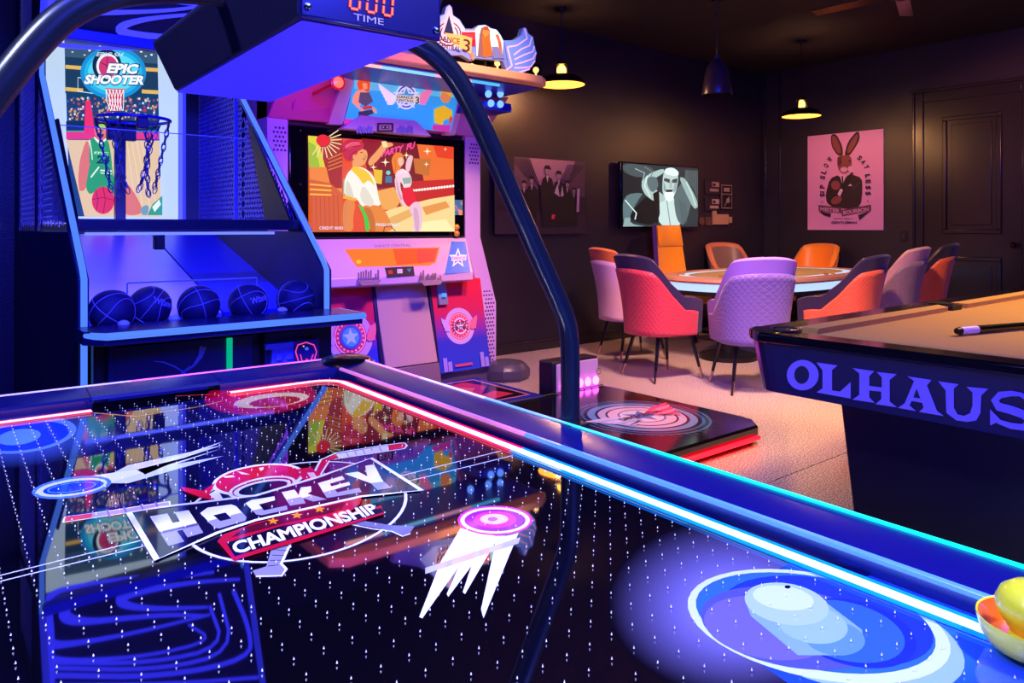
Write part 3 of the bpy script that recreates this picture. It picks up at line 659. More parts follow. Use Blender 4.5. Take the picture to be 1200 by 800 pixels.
MB().box(bx0, bx1, 4.36, 4.44, 2.16, 2.215).build('cross_beam', mat('beam_blue', '#1416a0', .4), bk, bevel=.004)
# hoop
hcn = PY(156, 140, 4.72); hz_ = hcn.z; hr = .195
hp = MB().tube([(hcn.x+hr*math.cos(2*PI*k/40), 4.72+hr*math.sin(2*PI*k/40), hz_) for k in range(40)], .0095, 8, True)
hoop = hp.build('hoop', mat('hoop_blue', '#1c1ca0', .35), bk)
h0, h1 = PY(126, 163, 4.95), PY(160, 142, 4.95)
MB().box(h0.x, h1.x, 4.95, 5.0, h0.z, h1.z).build('hoop_bracket', BLACK, bk, bevel=.006)
h0, h1 = PY(160, 150, 4.51), PY(174, 138, 4.51)
MB().box(h0.x, h1.x, 4.50, 4.53, h0.z, h1.z).build('score_sensor', mat('sensor_maroon', '#3a1440', .4), bk, bevel=.006)
pcx = PY(141, 200, 4.98).x
MB().box(pcx-.027, pcx+.027, 4.96, 5.02, .9, hz_-.08).build('hoop_post', mat('post_dark', '#14123c', .4), bk, bevel=.004)
CHN = 12; CHM = mat('chain_steel', '#50508a', .3, metal=.8)
def link(m_, a, b, tw):
    a, b = Vector(a), Vector(b); d = b-a; L = d.length; t = d.normalized(); s_ = t.cross(Vector((0, 1, .01))).normalized(); n_ = t.cross(s_)
    if tw: s_ = n_
    P = []
    for k in range(10):
        an = 2*PI*k/10; P.append((a+b)/2+t*(math.cos(an)*(L/2+.004))+s_*(math.sin(an)*.011))
    m_.tube(P, .0032, 4, True)
for k in range(CHN):
    a0 = 2*PI*k/CHN; prev = None; ch = MB()
    for j in range(11):
        f = j/10; rr = hr*(1-.42*f**.8); aa = a0+(.5*2*PI/CHN)*(1 if k % 2 else -1)*math.sin(f*PI)
        p = Vector((hcn.x+rr*math.cos(aa), 4.72+rr*math.sin(aa), hz_-.012-.41*f*(1+.06*math.sin(k*2.1))))
        if prev is not None: link(ch, prev, p, j % 2)
        prev = p
    ch.build('chain', CHM, hoop, kind='stuff')
# acrylic guard
GL = mat('clear_acrylic', (.75, .8, 1), .05, trans=0, alpha=.02)
MB().box(bx0+.05, bx1-.04, 4.25, 4.256, 1.24, 1.70).build('acrylic_guard', GL, bk)
MB().box(bx0+.05, bx1-.04, 4.249, 4.257, 1.70, 1.704).build('guard_edge', LEDDB, bk)
# front beam and light bar
MB().box(bx0+.02, bx1-.02, 3.56, 3.66, 1.185, 1.235).build('front_beam', mat('beam_dark', '#0a0a2c', .35), bk, bevel=.004)
MB().box(bx0+.05, bx1-.15, 3.548, 3.565, 1.165, 1.178).build('light_bar', mat('light_bar', '#a0a0ff', .3, emit=(.2, .28, 1), es=.9), bk, bevel=.003)
light('under_beam_light', 'AREA', (.92, 3.60, 1.175), 9, (.25, .2, 1), .7, (.9, 4.1, .8), size_y=.04)
MB().box(.86, .90, 3.55, 3.6, 1.10, 1.17).build('sensor_bracket', BLACK, bk, bevel=.004)
# ramp, tray, counter
RAMP = mat('ramp_violet', '#8c84d8', .28)
MB().prism([(bx0+.02, 3.58, .80), (bx0+.02, 4.9, 1.16), (bx0+.02, 4.9, 1.12), (bx0+.02, 3.58, .76)], (.60, 0, 0)).build('return_ramp', RAMP, bk)
MB().prism([(bx0+.63, 3.58, .80), (bx0+.63, 4.9, 1.16), (bx0+.63, 4.9, 1.12), (bx0+.63, 3.58, .76)], (bx1-bx0-.65, 0, 0)).build('return_ramp', mat('ramp_blue', '#3038b8', .3), bk)
MB().tube([(.74, 3.52, .96), (1.30, 3.52, .96), (1.30, 3.52, .86)], .004, 6).tube([(.74, 3.52, .96), (.74, 3.52, .86)], .004, 6).build('ball_guard', LEDDB, bk)
cz = .82
MB().prism([(.50, 3.08, cz-.05), (.56, 3.0, cz-.05), (1.585, 3.0, cz-.05), (1.585, 3.24, cz-.05), (.50, 3.24, cz-.05)], (0, 0, .05)).box(bx0+.02, bx1-.02, 3.24, 3.56, cz-.07, cz-.045).build('ball_tray', mat('tray_blue', '#101048', .25), bk, bevel=.004)
MB().tube([(.515, 3.22, cz-.014), (.515, 3.075, cz-.014), (.565, 2.995, cz-.014), (1.59, 2.995, cz-.014), (1.59, 3.25, cz-.014)], .0145, 6).build('counter_edge_light', LEDB, bk)
MB().box(bx0+.02, bx1-.02, 3.2, 3.25, 0, .77).build('front_panel', mat('front_panel_dark', '#0a0a34', .35), bk)
for a, b in ((.56, .60), (.66, 1.02), (1.08, 1.16)): pass
MB().box(.60, .62, 3.165, 3.2, .02, .76).box(.62, 1.16, 3.18, 3.2, .06, .74).build('front_door', NAVY, bk, bevel=.004)
sw_ = Art(lambda u, v: PY(180+u/5, 390+v/5, 3.178), (0, -1, 0), 'print', .0003)
sw_.line('#6070d8', [(0, 165), (60, 172), (130, 200), (190, 240), (240, 290)], [4, 9, 10, 8, 2]); sw_.line('#6878e0', [(190, 225), (235, 190), (275, 135), (290, 80)], [3, 14, 26, 40]); sw_.line('#6070d8', [(130, 270), (190, 215), (215, 190)], [3, 10, 6])
sw_.build('swoosh_print', bk)
MB().tube([PY(269, 396, 3.17), PY(269, 440, 3.17)], .012, 8).build('green_light', mat('led_green', '#0a3020', .4, emit=(.0, .55, .3), es=.8), bk)
cd_ = PY(328, 420, 3.17)
MB().box(cd_.x-.07, cd_.x+.12, 3.16, 3.2, cd_.z-.12, cd_.z+.12).build('coin_door', mat('coin_door', '#16165c', .4), bk, bevel=.004)
cm = MB().box(cd_.x-.05, cd_.x+.05, 3.13, 3.16, cd_.z-.1, cd_.z+.05).box(cd_.x-.08, cd_.x+.08, 3.125, 3.15, cd_.z+.05, cd_.z+.075).box(cd_.x-.035, cd_.x-.01, 3.12, 3.14, cd_.z+.0, cd_.z+.03).box(cd_.x+.01, cd_.x+.04, 3.12, 3.14, cd_.z+.0, cd_.z+.03).build('coin_slot', mat('coin_slot_violet', '#5c5cd0', .35), bk, bevel=.003)
a_ = Art(lambda u, v: PY(180+u/5, 390+v/5, 3.12), (0, -1, 0), 'screen', .0003)
MB().box(PY(344, 420, 3.13).x, PY(373, 420, 3.13).x, 3.122, 3.2, PY(358, 430, 3.13).z, PY(358, 398, 3.13).z).build('card_reader', mat('reader_dark', '#2c1868', .3), bk, bevel=.003)
a_.line('#ff4890', [(850, 170), (832, 110), (845, 70), (895, 55), (940, 70), (955, 110), (938, 170)], 7); a_.line('#ff4890', [(870, 165), (860, 125)], 6); a_.line('#ff4890', [(920, 165), (935, 125)], 6); a_.ell('#4060ff', 897, 92, 12, 10, n=12); a_.ell('#e0d060', 878, 78, 5, 5, n=8); a_.ell('#ff3060', 897, 158, 9, 9, n=10)
a_.build('reader_graphic', bk)
for px, py in ((145, 380), (204, 374), (331, 364)):
    q = PZ(px, py, cz); MB().lathe([(.022, 0), (.022, .006), (.014, .014), (0, .018)], q, 20).build('tray_button', mat('button_cream', '#e8e8c8', .25), bk)
# balls
BALLM = mat('ball_dark', '#2a1f4c', .5, bump=(260, .35)); SEAM = mat('ball_seam', '#b09ad0', .5)
def ball(px, py, rot, label, word, yb_=3.36):
    q = PY(px, py, yb_); r_ = .086; c_ = Vector((q.x, yb_, cz-.045+r_))
    b = root('basketball', c_-Vector((0, 0, r_)), 0, label, 'basketball', 'basketballs in the arcade tray')
    MB().sphere(c_, r_, 32).build('ball_skin', BALLM, b)
    R = Matrix.Rotation(rot[0], 3, 'X') @ Matrix.Rotation(rot[1], 3, 'Y') @ Matrix.Rotation(rot[2], 3, 'Z')
    sm = MB(); rr = r_*1.004
    for ax in range(2):
        sm.tube([c_+R @ Vector((rr*math.cos(t), rr*math.sin(t), 0) if ax == 0 else (rr*math.cos(t), 0, rr*math.sin(t))) for t in [2*PI*k/36 for k in range(36)]], .0017, 4, True)
    for s in (-1, 1):
        sm.tube([c_+R @ (Vector((math.cos(t)*.72, s*(.48+.25*math.cos(2*t)), math.sin(t)*.72)).normalized()*rr) for t in [2*PI*k/36 for k in range(36)]], .0017, 4, True)
    sm.build('seam', SEAM, b)
    if word:
        vs, fs = text_geo(word, .03); rt = word_rot = Matrix.Rotation(math.radians(-25), 3, 'Z')
        P = []
        for a, v in vs:
            th = (a-.5)*1.1; ph = (v-.5)*.33+.25
            d = Vector((math.sin(th)*math.cos(ph), -math.cos(th)*math.cos(ph), math.sin(ph))); d = Matrix.Rotation(math.radians(20), 3, 'Z') @ Matrix.Rotation(rot[2]*.4, 3, 'Y') @ d
            P.append(c_+d*r_*1.006)
        MB().add(P, fs).build('lettering', SEAM, b, smooth=0)
ball(131, 362, (.4, .6, .3), 'leftmost dark basketball in the row in the arcade tray', None)
ball(176, 352, (1.0, .2, .9), 'second basketball from the left, pale seams crossing its front', 'Wilson', 3.46)
ball(233, 352, (.2, 1.3, .4), 'middle basketball of the row in the arcade tray', None)
ball(291, 350, (.7, .9, -.5), 'fourth basketball from the left with lettering on its front', 'Wilson')
ball(346, 347, (1.4, .1, .2), 'rightmost basketball in the row in the arcade tray', None)

# ------------------------------------------------------------------ dance machine
dn = root('dance_arcade_machine', (2.8, 4.9, 0), 0, 'large pink and white dance arcade machine with wide screen and winged sign', 'arcade machine')
PINKW = mat('pink_white_plastic', '#d8b8cc', .35); TAN = mat('tan_panel', '#b89a94', .45); DPINK = mat('magenta_panel', '#d03c98', .35)
MB().box(2.08, 3.55, 4.62, 5.3, 0, .2).build('plinth', mat('plinth_grey', '#4a4258', .45), dn, bevel=.008)
MB().box(1.98, 3.60, 4.95, 5.35, .2, 2.2).build('carcass', mat('carcass', '#3a2c44', .5), dn)
def slab(name, x0, x1, prof, m_, bevel=.006): return MB().prism([(x0, y, z) for y, z in prof], (x1-x0, 0, 0)).build(name, m_, dn, bevel=bevel)
slab('centre_panel', 2.58, 3.01, [(4.72, .80), (4.55, .22), (4.72, .2), (4.95, .8)], TAN)
slab('centre_kickplate', 2.58, 3.02, [(4.548, .215), (4.50, .0), (4.7, 0), (4.7, .2)], mat('kick_grey', '#7c6470', .45))
REDB = None
def grad(name, stops, z0, z1, rough=.3):
    m_ = mat(name, '#ffffff', rough); nt = m_.node_tree; b = nt.nodes['Principled BSDF']
    tc = nt.nodes.new('ShaderNodeTexCoord'); sp = nt.nodes.new('ShaderNodeSeparateXYZ'); mr = nt.nodes.new('ShaderNodeMapRange'); r_ = nt.nodes.new('ShaderNodeValToRGB')
    nt.links.new(tc.outputs['Object'], sp.inputs[0]); nt.links.new(sp.outputs[2], mr.inputs[0]); nt.links.new(mr.outputs[0], r_.inputs[0]); nt.links.new(r_.outputs[0], b.inputs['Base Color'])
    mr.inputs[1].default_value = z0; mr.inputs[2].default_value = z1
    while len(r_.color_ramp.elements) < len(stops): r_.color_ramp.elements.new(.5)
    for e_, (p, c_) in zip(r_.color_ramp.elements, stops): e_.position = p; e_.color = (*srgb(c_), 1)
    return m_
REDB = grad('red_to_blue_print', [(0, '#2848c8'), (.4, '#3a3cb8'), (.68, '#c82858'), (1, '#e02840')], .05, .80)
pl = slab('left_lower_panel', 2.06, 2.57, [(4.72, .80), (4.58, .12), (4.8, .1), (4.95, .8)], REDB)
prt = slab('right_lower_panel', 3.035, 3.52, [(4.72, .80), (4.58, .12), (4.8, .1), (4.95, .8)], REDB)
for x in (2.57, 3.03): slab('panel_divider', x-.012, x+.012, [(4.70, .80), (4.54, .05), (4.7, .05), (4.8, .8)], mat('divider', '#282040', .3))
def pan(x0):       # print on a slanted lower panel, u right v up
    return lambda u, v: Vector((x0+u, 4.72-(.80-v)*(.14/.68)-.001, v))
def badge(A, cx, cz_, r_, center, sx=1):
    A.ell('#c8a8d8', cx, cz_, r_*1.42, r_*1.42, n=32); A.ell('#e83858', cx, cz_, r_*1.05, r_*1.05, n=32); A.ell('#f0c8dc', cx, cz_, r_*.98, r_*.98, n=32)
    A.ell('#e03050', cx, cz_, r_*.92, r_*.92, n=32)
    for k in range(20): A.h = A.h; A.ell('#ffd0e0', cx+r_*.8*math.cos(k*PI/10), cz_+r_*.8*math.sin(k*PI/10), r_*.06, r_*.06, n=6) if k % 1 == 0 else None
    A.ell('#f0d0e4' if center else '#3858e8', cx, cz_, r_*.66, r_*.66, n=28); A.ell('#c02848' if center else '#40b8f0', cx, cz_, r_*.52, r_*.52, n=28)
    A.star('#f4e8f4' if center else '#b0e8ff', cx, cz_, r_*.5, r_*.22, rot=90)
    for s in (-1, 1):
        for k in range(3): A.poly('#c8a8e0' if s < 0 else '#f07088', [(cx+s*r_*.95, cz_-r_*.2), (cx+s*r_*1.2, cz_+r_*(.45-.3*k)), (cx+s*r_*(1.75-.1*k), cz_+r_*(.75-.35*k)), (cx+s*r_*(1.7-.1*k), cz_+r_*(.3-.3*k)), (cx+s*r_*1.1, cz_-r_*.35)])
A = Art(pan(0), (0, -1, .2), 'print', .0003); badge(A, 3.27, .45, .095, True)
A.text('#402040', 'DANCE', (3.205, .455), (.13, 0), (0, .028), .02); A.text('#402040', 'CENTRAL', (3.195, .42), (.15, 0), (0, .026), .02)
for x0, hh in ((3.08, .1), (3.12, .07), (3.42, .11), (3.46, .07)): A.rect('#9888d8', x0, .13, x0+.035, .13+hh)
A.rect('#c04878', 3.18, .155, 3.34, .175); A.build('panel_print', prt)
A = Art(pan(0), (0, -1, .2), 'print', .0003); badge(A, 2.36, .45, .12, False)
for x0, hh in ((2.45, .09), (2.49, .14)): A.rect('#9888d8', x0, .14, x0+.035, .14+hh)
A.build('panel_print', pl)
# small key reader on the right panel
MB().prism([(3.09, 4.69, .79), (3.09, 4.65, .62), (3.09, 4.72, .62), (3.09, 4.72, .79)], (.08, 0, 0)).build('card_slot', mat('slot_silver', '#9aa0b8', .3, metal=.4), dn, bevel=.003)
MB().box(3.115, 3.145, 4.64, 4.66, .68, .705).build('slot_light', mat('slot_blue', '#1030c0', .3, emit=(.05, .3, 1), es=1.5), dn)
# console
def taper(name, xt, xb, m_):
    pr = [(4.90, 1.115, 0), (4.56, .86, 1), (4.56, .80, 1), (4.76, .77, 1), (4.95, .8, 0), (4.95, 1.11, 0)]
    vs = [(xt[0] if not q else xb[0], y, z) for y, z, q in pr]+[(xt[1] if not q else xb[1], y, z) for y, z, q in pr]
    n = len(pr); return MB().add(vs, [list(range(n-1, -1, -1)), list(range(n, 2*n))]+[(i, (i+1) % n, (i+1) % n+n, i+n) for i in range(n)]).build(name, m_, dn, bevel=.008)
con = taper('control_console', (2.1, 3.51), (2.13, 3.335), PINKW)
cf = lambda u, v: PYc(370+u/4.212, 260+v/4.212)
def PYc(px, py):           # photo point on the slanted console face
    n = Vector((0, -.255, .34)).normalized(); p0 = Vector((2.8, 4.56, .86)); o_ = Vector((0, 0, CAM_Z))
    a = (px-600)/FL; b = (HZ-py)/FL; d = Vector((CF+SF*a, SF-CF*a, b)); d = d
    t = (p0-o_).dot(n)/d.dot(n); return o_+d*t
A = Art(cf, (0, -.6, .8), 'lit', .0003)
A.poly('#f87818', [(142, 135), (612, 125), (592, 200), (560, 215), (205, 222), (190, 205)]); A.poly('#f85018', [(380, 133), (604, 130), (586, 197), (400, 212)]); A.poly('#f83c30', [(500, 132), (600, 130), (584, 195), (505, 206)]); A.ell('#ffc020', 212, 197, 12, 10, n=14)
A.poly('#1c60c0', [(670, 97), (738, 97), (764, 248), (636, 258)])
for k in range(12): A.poly('#3c88e0', [(700, 180), (700+80*math.cos(k*PI/6), 180+80*math.sin(k*PI/6)), (700+80*math.cos(k*PI/6+.15), 180+80*math.sin(k*PI/6+.15))]) if False else None
A.star('#c8d8f8', 702, 180, 48, 20, sy=1.1); A.star('#3858b0', 702, 180, 32, 13, sy=1.1); A.poly('#d8c0e0', [(668, 170), (742, 165), (742, 190), (670, 195)]); A.text('#403070', 'DANCE', (672, 188), (66, -2), (0, -14), .02)
A.build('console_display', con)
A = Art(cf, (0, -.6, .8), 'print', .0003)
A.text('#a88898', 'DANCE CENTRAL', (290, 126), (180, -4), (0, -14), .02)
A.poly('#282028', [(340, 226), (482, 219), (488, 264), (352, 273)]); A.poly('#c02820', [(355, 240), (378, 238), (382, 256), (360, 258)]); A.rect('#d8d0d8', 402, 232, 428, 254); A.poly('#409098', [(448, 232), (472, 230), (462, 250)])
A.build('console_print', con)
random.seed(5)
for x0 in (208, 515):
    A = Art(cf, (0, -.6, .8), 'print', .0003)
    for k in range(9):
        hh = random.uniform(15, 55); A.rect('#705868', x0+k*12, 290-hh, x0+k*12+8, 290)
    A.poly('#8c7084', [(x0, 290), (x0+115, 286), (x0+100, 310), (x0+20, 316)])
    A.build('skyline_print', con)
0 and slab('console_wing', 2.08, 2.13, [(4.88, 1.12), (4.54, .86), (4.54, .80), (4.95, .8)], mat('orange_side', '#e06040', .35))
# bezel and screen
MB().box(2.03, 3.50, 4.90, 4.96, 1.12, 1.90).build('screen_bezel', GBLACK, dn, bevel=.01)
MB().box(2.17, 3.385, 4.893, 4.90, 1.165, 1.83).build('screen', mat('screen_dark', '#000000', .2, emit='#e06010', es=.9), dn, bevel=.001)
scr2 = dn.children[-1] if False else [o for o in COL.objects if o.name.startswith('screen') and o.parent == dn][-1]
m = zmap('y', 4.889, 320, 140, 4.2857); A = Art(m, (0, -1, 0), 'screen', .0003)
A.poly('#e85018', [(176, 80), (902, 138), (905, 562), (190, 562)])
A.poly('#d8d820', [(176, 82), (220, 85), (262, 240), (180, 235)]); A.poly('#a0c020', [(178, 110), (212, 130), (235, 240), (180, 240)])
A.poly('#a83010', [(225, 85), (350, 95), (345, 345), (292, 345), (262, 240)])
A.ell('#e82818', 250, 105, 34, 30, n=16)
for k in range(11): 
    an = math.radians(-35+k*16); A.line('#f8e0a0', [(250+38*math.cos(an), 105+34*math.sin(an)), (250+95*math.cos(an), 105+90*math.sin(an))], 5)
for k in range(4): A.line('#d88028', [(275, 200+k*18), (345, 170+k*20)], 6)
A.poly('#f08828', [(180, 240), (265, 240), (290, 345), (345, 345), (345, 562), (190, 562)]); A.poly('#d86018', [(182, 300), (285, 320), (345, 370), (342, 562), (190, 562)])
for k in range(7): A.line('#b84810', [(190+k*22, 380), (195+k*22, 560)], 3)
for k in range(3): A.line('#f8c030', [(182, 325+k*25), (290, 335+k*22)], 8)
A.poly('#781408', [(460, 100), (720, 125), (760, 300), (700, 370), (520, 345)]); A.poly('#901810', [(440, 95), (560, 105), (520, 260), (470, 260)])
A.text('#ff4898', 'PARTY  FU', (540, 190), (165, -45), (6, -34), .05)
A.poly('#f07020', [(720, 125), (902, 138), (903, 330), (760, 345)]); A.poly('#e84010', [(800, 130), (902, 138), (903, 200), (820, 190)]); A.poly('#c87020', [(700, 195), (790, 200), (780, 285), (710, 270)])
for x_, y_, r_ in ((560, 215, 14), (500, 240, 11), (770, 160, 13), (665, 180, 11), (765, 225, 9), (860, 150, 6)):
    A.star('#ffd890', x_, y_, r_*1.7, r_*.4, n=4); A.ell('#fff4d8', x_, y_, r_*.55, r_*.55, n=10)
A.poly('#e8c020', [(500, 250), (545, 255), (540, 325), (505, 320)]); A.ell('#60d8d0', 573, 268, 11, 11, n=12); A.poly('#3878a0', [(560, 285), (590, 285), (592, 318), (558, 318)])
A.poly('#c82010', [(690, 310), (903, 300), (903, 420), (700, 430)]); A.poly('#a82c10', [(520, 345), (700, 330), (720, 450), (540, 450)])
for k in range(15): A.ell('#fff0e8', 700+k*14, 357-k*1.6, 7, 7, n=10)
A.poly('#f0a850', [(510, 360), (600, 340), (640, 400), (600, 460), (540, 450)]); A.poly('#e8a060', [(620, 400), (690, 380), (700, 420), (640, 440)])
A.poly('#f8d890', [(530, 470), (620, 440), (780, 400), (903, 380), (905, 562), (530, 562)]); A.poly('#e8b060', [(560, 500), (700, 440), (720, 470), (600, 530)]); A.poly('#fff0b0', [(700, 520), (860, 500), (905, 562), (690, 562)]); A.poly('#e89848', [(740, 440), (860, 410), (880, 440), (760, 480)])
# dancer at right
A.sm = 2
A.poly('#f08020', [(585, 200), (605, 168), (635, 165), (650, 190), (640, 235), (620, 262), (600, 280), (592, 240)]); A.poly('#f8c0a8', [(618, 195), (640, 190), (652, 210), (640, 235), (622, 232)])
A.poly('#f0c0c8', [(655, 250), (662, 205), (678, 178), (696, 185), (690, 215), (676, 270)]); A.poly('#f8d0e0', [(612, 262), (640, 245), (672, 262), (690, 300), (684, 340), (650, 350), (640, 320), (602, 290)]); A.poly('#90b0a0', [(640, 295), (686, 290), (684, 320), (648, 325)])
A.poly('#f4c8d8', [(600, 290), (630, 290), (632, 360), (665, 412), (668, 438), (640, 432), (608, 360)]); A.poly('#e81828', [(640, 345), (690, 338), (712, 395), (700, 430), (668, 442), (640, 400)])
A.poly('#f0c0d8', [(668, 442), (712, 405), (742, 440), (738, 562), (690, 562), (700, 500)])
# dancer at left, front
A.poly('#f0a060', [(465, 210), (520, 150), (545, 115), (590, 118), (598, 132), (560, 145), (520, 205), (478, 240)]); A.poly('#f0e0a0', [(535, 112), (560, 110), (568, 138), (545, 142)])
A.poly('#f0a060', [(400, 180), (450, 150), (468, 190), (450, 230), (410, 240), (385, 235)]); A.poly('#f0a060', [(415, 150), (460, 152), (468, 185), (455, 215), (420, 212)])
A.poly('#c82840', [(340, 165), (338, 120), (365, 102), (420, 100), (452, 125), (440, 150), (412, 165), (405, 200), (375, 212), (350, 200)]); A.poly('#e85068', [(350, 130), (400, 112), (440, 128), (400, 138), (360, 155)]); A.line('#801828', [(345, 160), (380, 140), (430, 132)], 4)
A.poly('#f8f4e8', [(350, 300), (375, 255), (420, 235), (470, 255), (505, 300), (522, 400), (535, 430), (470, 455), (430, 430), (415, 400), (345, 385)])
A.poly('#f8c828', [(378, 250), (400, 232), (470, 262), (510, 345), (470, 300), (445, 330), (420, 290)]); A.poly('#f0b020', [(345, 380), (412, 396), (406, 412), (342, 396)]); A.line('#60d0b0', [(348, 300), (345, 378)], 5)
A.poly('#e88838', [(342, 398), (408, 410), (392, 490), (395, 562), (340, 562)]); A.poly('#e8882c', [(430, 430), (535, 430), (570, 490), (600, 562), (470, 562), (455, 480)]); A.poly('#30d040', [(415, 420), (440, 440), (470, 500), (475, 562), (455, 562), (448, 490)]); A.line('#402010', [(545, 562), (550, 540), (580, 535), (605, 560)], 4)
A.sm = 1
A.poly('#e0d4c0', [(360, 300), (380, 330), (400, 400), (380, 388), (350, 382)]); A.poly('#e4dccc', [(440, 330), (470, 360), (500, 420), (480, 440), (440, 420), (425, 380)]); A.poly('#d89050', [(450, 175), (462, 185), (455, 205), (440, 212), (446, 195)])
A.poly('#d88848', [(345, 410), (368, 412), (362, 480), (352, 560), (342, 560)]); A.poly('#c87020', [(440, 440), (480, 445), (500, 500), (505, 560), (480, 560), (468, 500)]); A.line('#f47088', [(352, 140), (385, 118), (425, 118)], 4); A.line('#a02038', [(372, 205), (385, 175), (408, 160)], 5)
A.line('#3c2018', [(428, 168), (440, 166)], 4); A.line('#903828', [(438, 200), (450, 198)], 3); A.ell('#f0a060', 398, 190, 9, 13, n=12)
A.poly('#d0a0b8', [(605, 295), (615, 320), (622, 360), (640, 400), (630, 410), (612, 360)]); A.poly('#d8a8c4', [(690, 445), (712, 440), (724, 500), (720, 560), (704, 560)]); A.line('#d06810', [(600, 200), (606, 240), (598, 270)], 4)
A.line('#a04848', [(634, 212), (642, 211)], 3); A.line('#ffffff', [(622, 270), (640, 262), (662, 266)], 3)
A.sm = 0
A.text('#f0d8f0', 'CREDIT 00/01', (222, 552), (118, 0), (0, -15), .02); A.text('#e8e0ff', 'PRESS START', (505, 535), (120, 0), (0, -14), .02)
A.build('screen_picture', scr2)
for px, py in ((352, 153), (352, 216), (538, 169), (538, 222)): 
    q = PY(px, py, 4.896); MB().lathe([(.006, 0), (.005, .003), (0, .004)], q, 10, axis=(0, -1, 0)).build('bezel_screw', CHROME, dn)
q = PY(539, 243, 4.88); MB().box(q.x-.05, q.x+.03, 4.885, 4.90, q.z-.06, q.z+.06).build('instruction_card', mat('card_teal', '#3c8a98', .4, noise=(20, '#d8b070', .45, .55)), dn)
q = PY(536, 269, 4.86)
for dz_ in (-.03, .02): MB().sphere((q.x, 4.87, q.z+dz_), .024, 16).build('start_button', mat('button_gold', '#f0b040', .2, metal=.5), dn)
# pillars
PERF = mat('perforated_panel', '#c8a4d0', .4); HOLE = mat('hole_dark', '#40285c', .6)
for x0, x1 in ((3.505, 3.655), (1.88, 2.025)):
    pr_ = [(4.9, 2.2), (4.9, 1.12), (4.69, .60), (4.69, .0), (4.85, 0), (5.3, 0), (5.3, 2.2)]
    p = MB().prism([(x0, y, z) for y, z in pr_], (x1-x0, 0, 0)).build('pillar', PERF, dn, bevel=.004)
    hm = MB()
    for zs in ((1.72, 1.90), (.12, .72)):
        z = zs[0]; row = 0
        while z < zs[1]:
            y = 4.9 if z > 1.12 else (4.9-(1.12-z)*.404 if z > .6 else 4.69)
            for kx in range(3 if row % 2 else 4):
                cx = x0+.045+kx*.026+(.013 if row % 2 else 0)
                hm.lathe([(.0085, 0), (.0085, .0015)], (cx, y-.0005, z), 8, axis=(0, -1, 0))
            z += .03; row += 1
    hm.build('perforation', HOLE, p, kind='stuff', smooth=0)
for s, x in ((1, 3.70),):
    MB().lathe([(.17, 0), (.19, .03), (.19, .085), (.15, .13), (.06, .15), (0, .15)], (x, 4.62, 0), 8).build('floor_foot', mat('foot_grey', '#4c4a58', .35), dn, bevel=.004)
# upper marquee
slab('marquee_hood', 2.04, 3.5, [(4.90, 1.93), (4.72, 2.24), (4.95, 2.26), (5.2, 2.2), (5.2, 1.93)], DPINK, .01)
mq = MB().prism([(2.40, 4.83, 1.94), (2.46, 4.72, 2.27), (3.22, 4.72, 2.27), (3.28, 4.83, 1.94)], (0, -.02, 0)).build('marquee_panel', mat('marquee_cyan', '#40b0e0', .3, emit='#2898d8', es=.6), dn, bevel=.002)
def MQ(u, v):             # photo crop coordinates onto the leaning marquee
    px, py = 380+u/5.4545, 60+v/5.4545
    n = Vector((0, -.33, .11)).normalized(); n = Vector((0, -1, -.3333)).normalized(); p0 = Vector((2.8, 4.695, 2.27)); o_ = Vector((0, 0, CAM_Z)); d = Vector((CF+SF*(px-600)/FL, SF-CF*(px-600)/FL, (HZ-py)/FL))
    return o_+d*((p0-o_).dot(n)/d.dot(n))
A = Art(MQ, (0, -1, -.33), 'lit', .0003); A.poly('#30b0e8', [(195, 165), (832, 245), (850, 330), (810, 510), (690, 500), (600, 440), (380, 400), (250, 470), (130, 460)])
A.poly('#60d0f0', [(195, 170), (832, 250), (845, 300), (190, 240)]); A.poly('#d03898', [(130, 430), (250, 440), (230, 472), (125, 465)]); A.poly('#d03898', [(690, 470), (810, 470), (800, 520), (690, 500)])
for s in (-1, 1):
    for k in range(5):
        x0 = 455 if s < 0 else 595; A.poly('#f4f8ff' if s < 0 else '#f08cb8', [(x0, 285+k*10), (x0+s*(110-k*13), 205+k*30), (x0+s*(100-k*12), 245+k*24), (x0+s*20, 310+k*8)])
A.ell('#f4f8ff', 522, 290, 68, 80, n=30); A.ell('#2868b8', 522, 290, 60, 71, n=30); A.ell('#f4f8ff', 522, 290, 50, 60, n=30); A.ell('#3080c8', 522, 290, 42, 50, n=30); A.star('#d8f4ff', 522, 290, 92, 36); A.star('#40a8e0', 522, 290, 60, 24)
A.poly('#e8f0c8', [(455, 275), (575, 285), (608, 275), (606, 338), (575, 330), (452, 320)]); A.text('#385058', 'DANCE', (462, 298), (105, 8), (0, -18), .03); A.text('#385058', 'CENTRAL', (458, 318), (112, 8), (0, -16), .03); A.text('#385058', '3', (580, 334), (24, 2), (0, -46), .03)
A.poly('#e86018', [(205, 200), (230, 170), (270, 172), (292, 200), (285, 255), (262, 262), (215, 240)]); A.poly('#f0a878', [(240, 200), (272, 205), (272, 240), (245, 240)])
A.poly('#f0a878', [(205, 250), (250, 240), (280, 270), (240, 320), (220, 350), (255, 380), (240, 390), (175, 325), (180, 290)]); A.poly('#585068', [(225, 262), (285, 262), (310, 320), (260, 350), (215, 325)]); A.poly('#d04030', [(240, 350), (300, 345), (305, 365), (245, 372)]); A.poly('#383850', [(215, 385), (300, 372), (315, 395), (235, 425), (215, 415)]); A.poly('#f0a878', [(300, 350), (330, 370), (332, 395), (312, 392)])
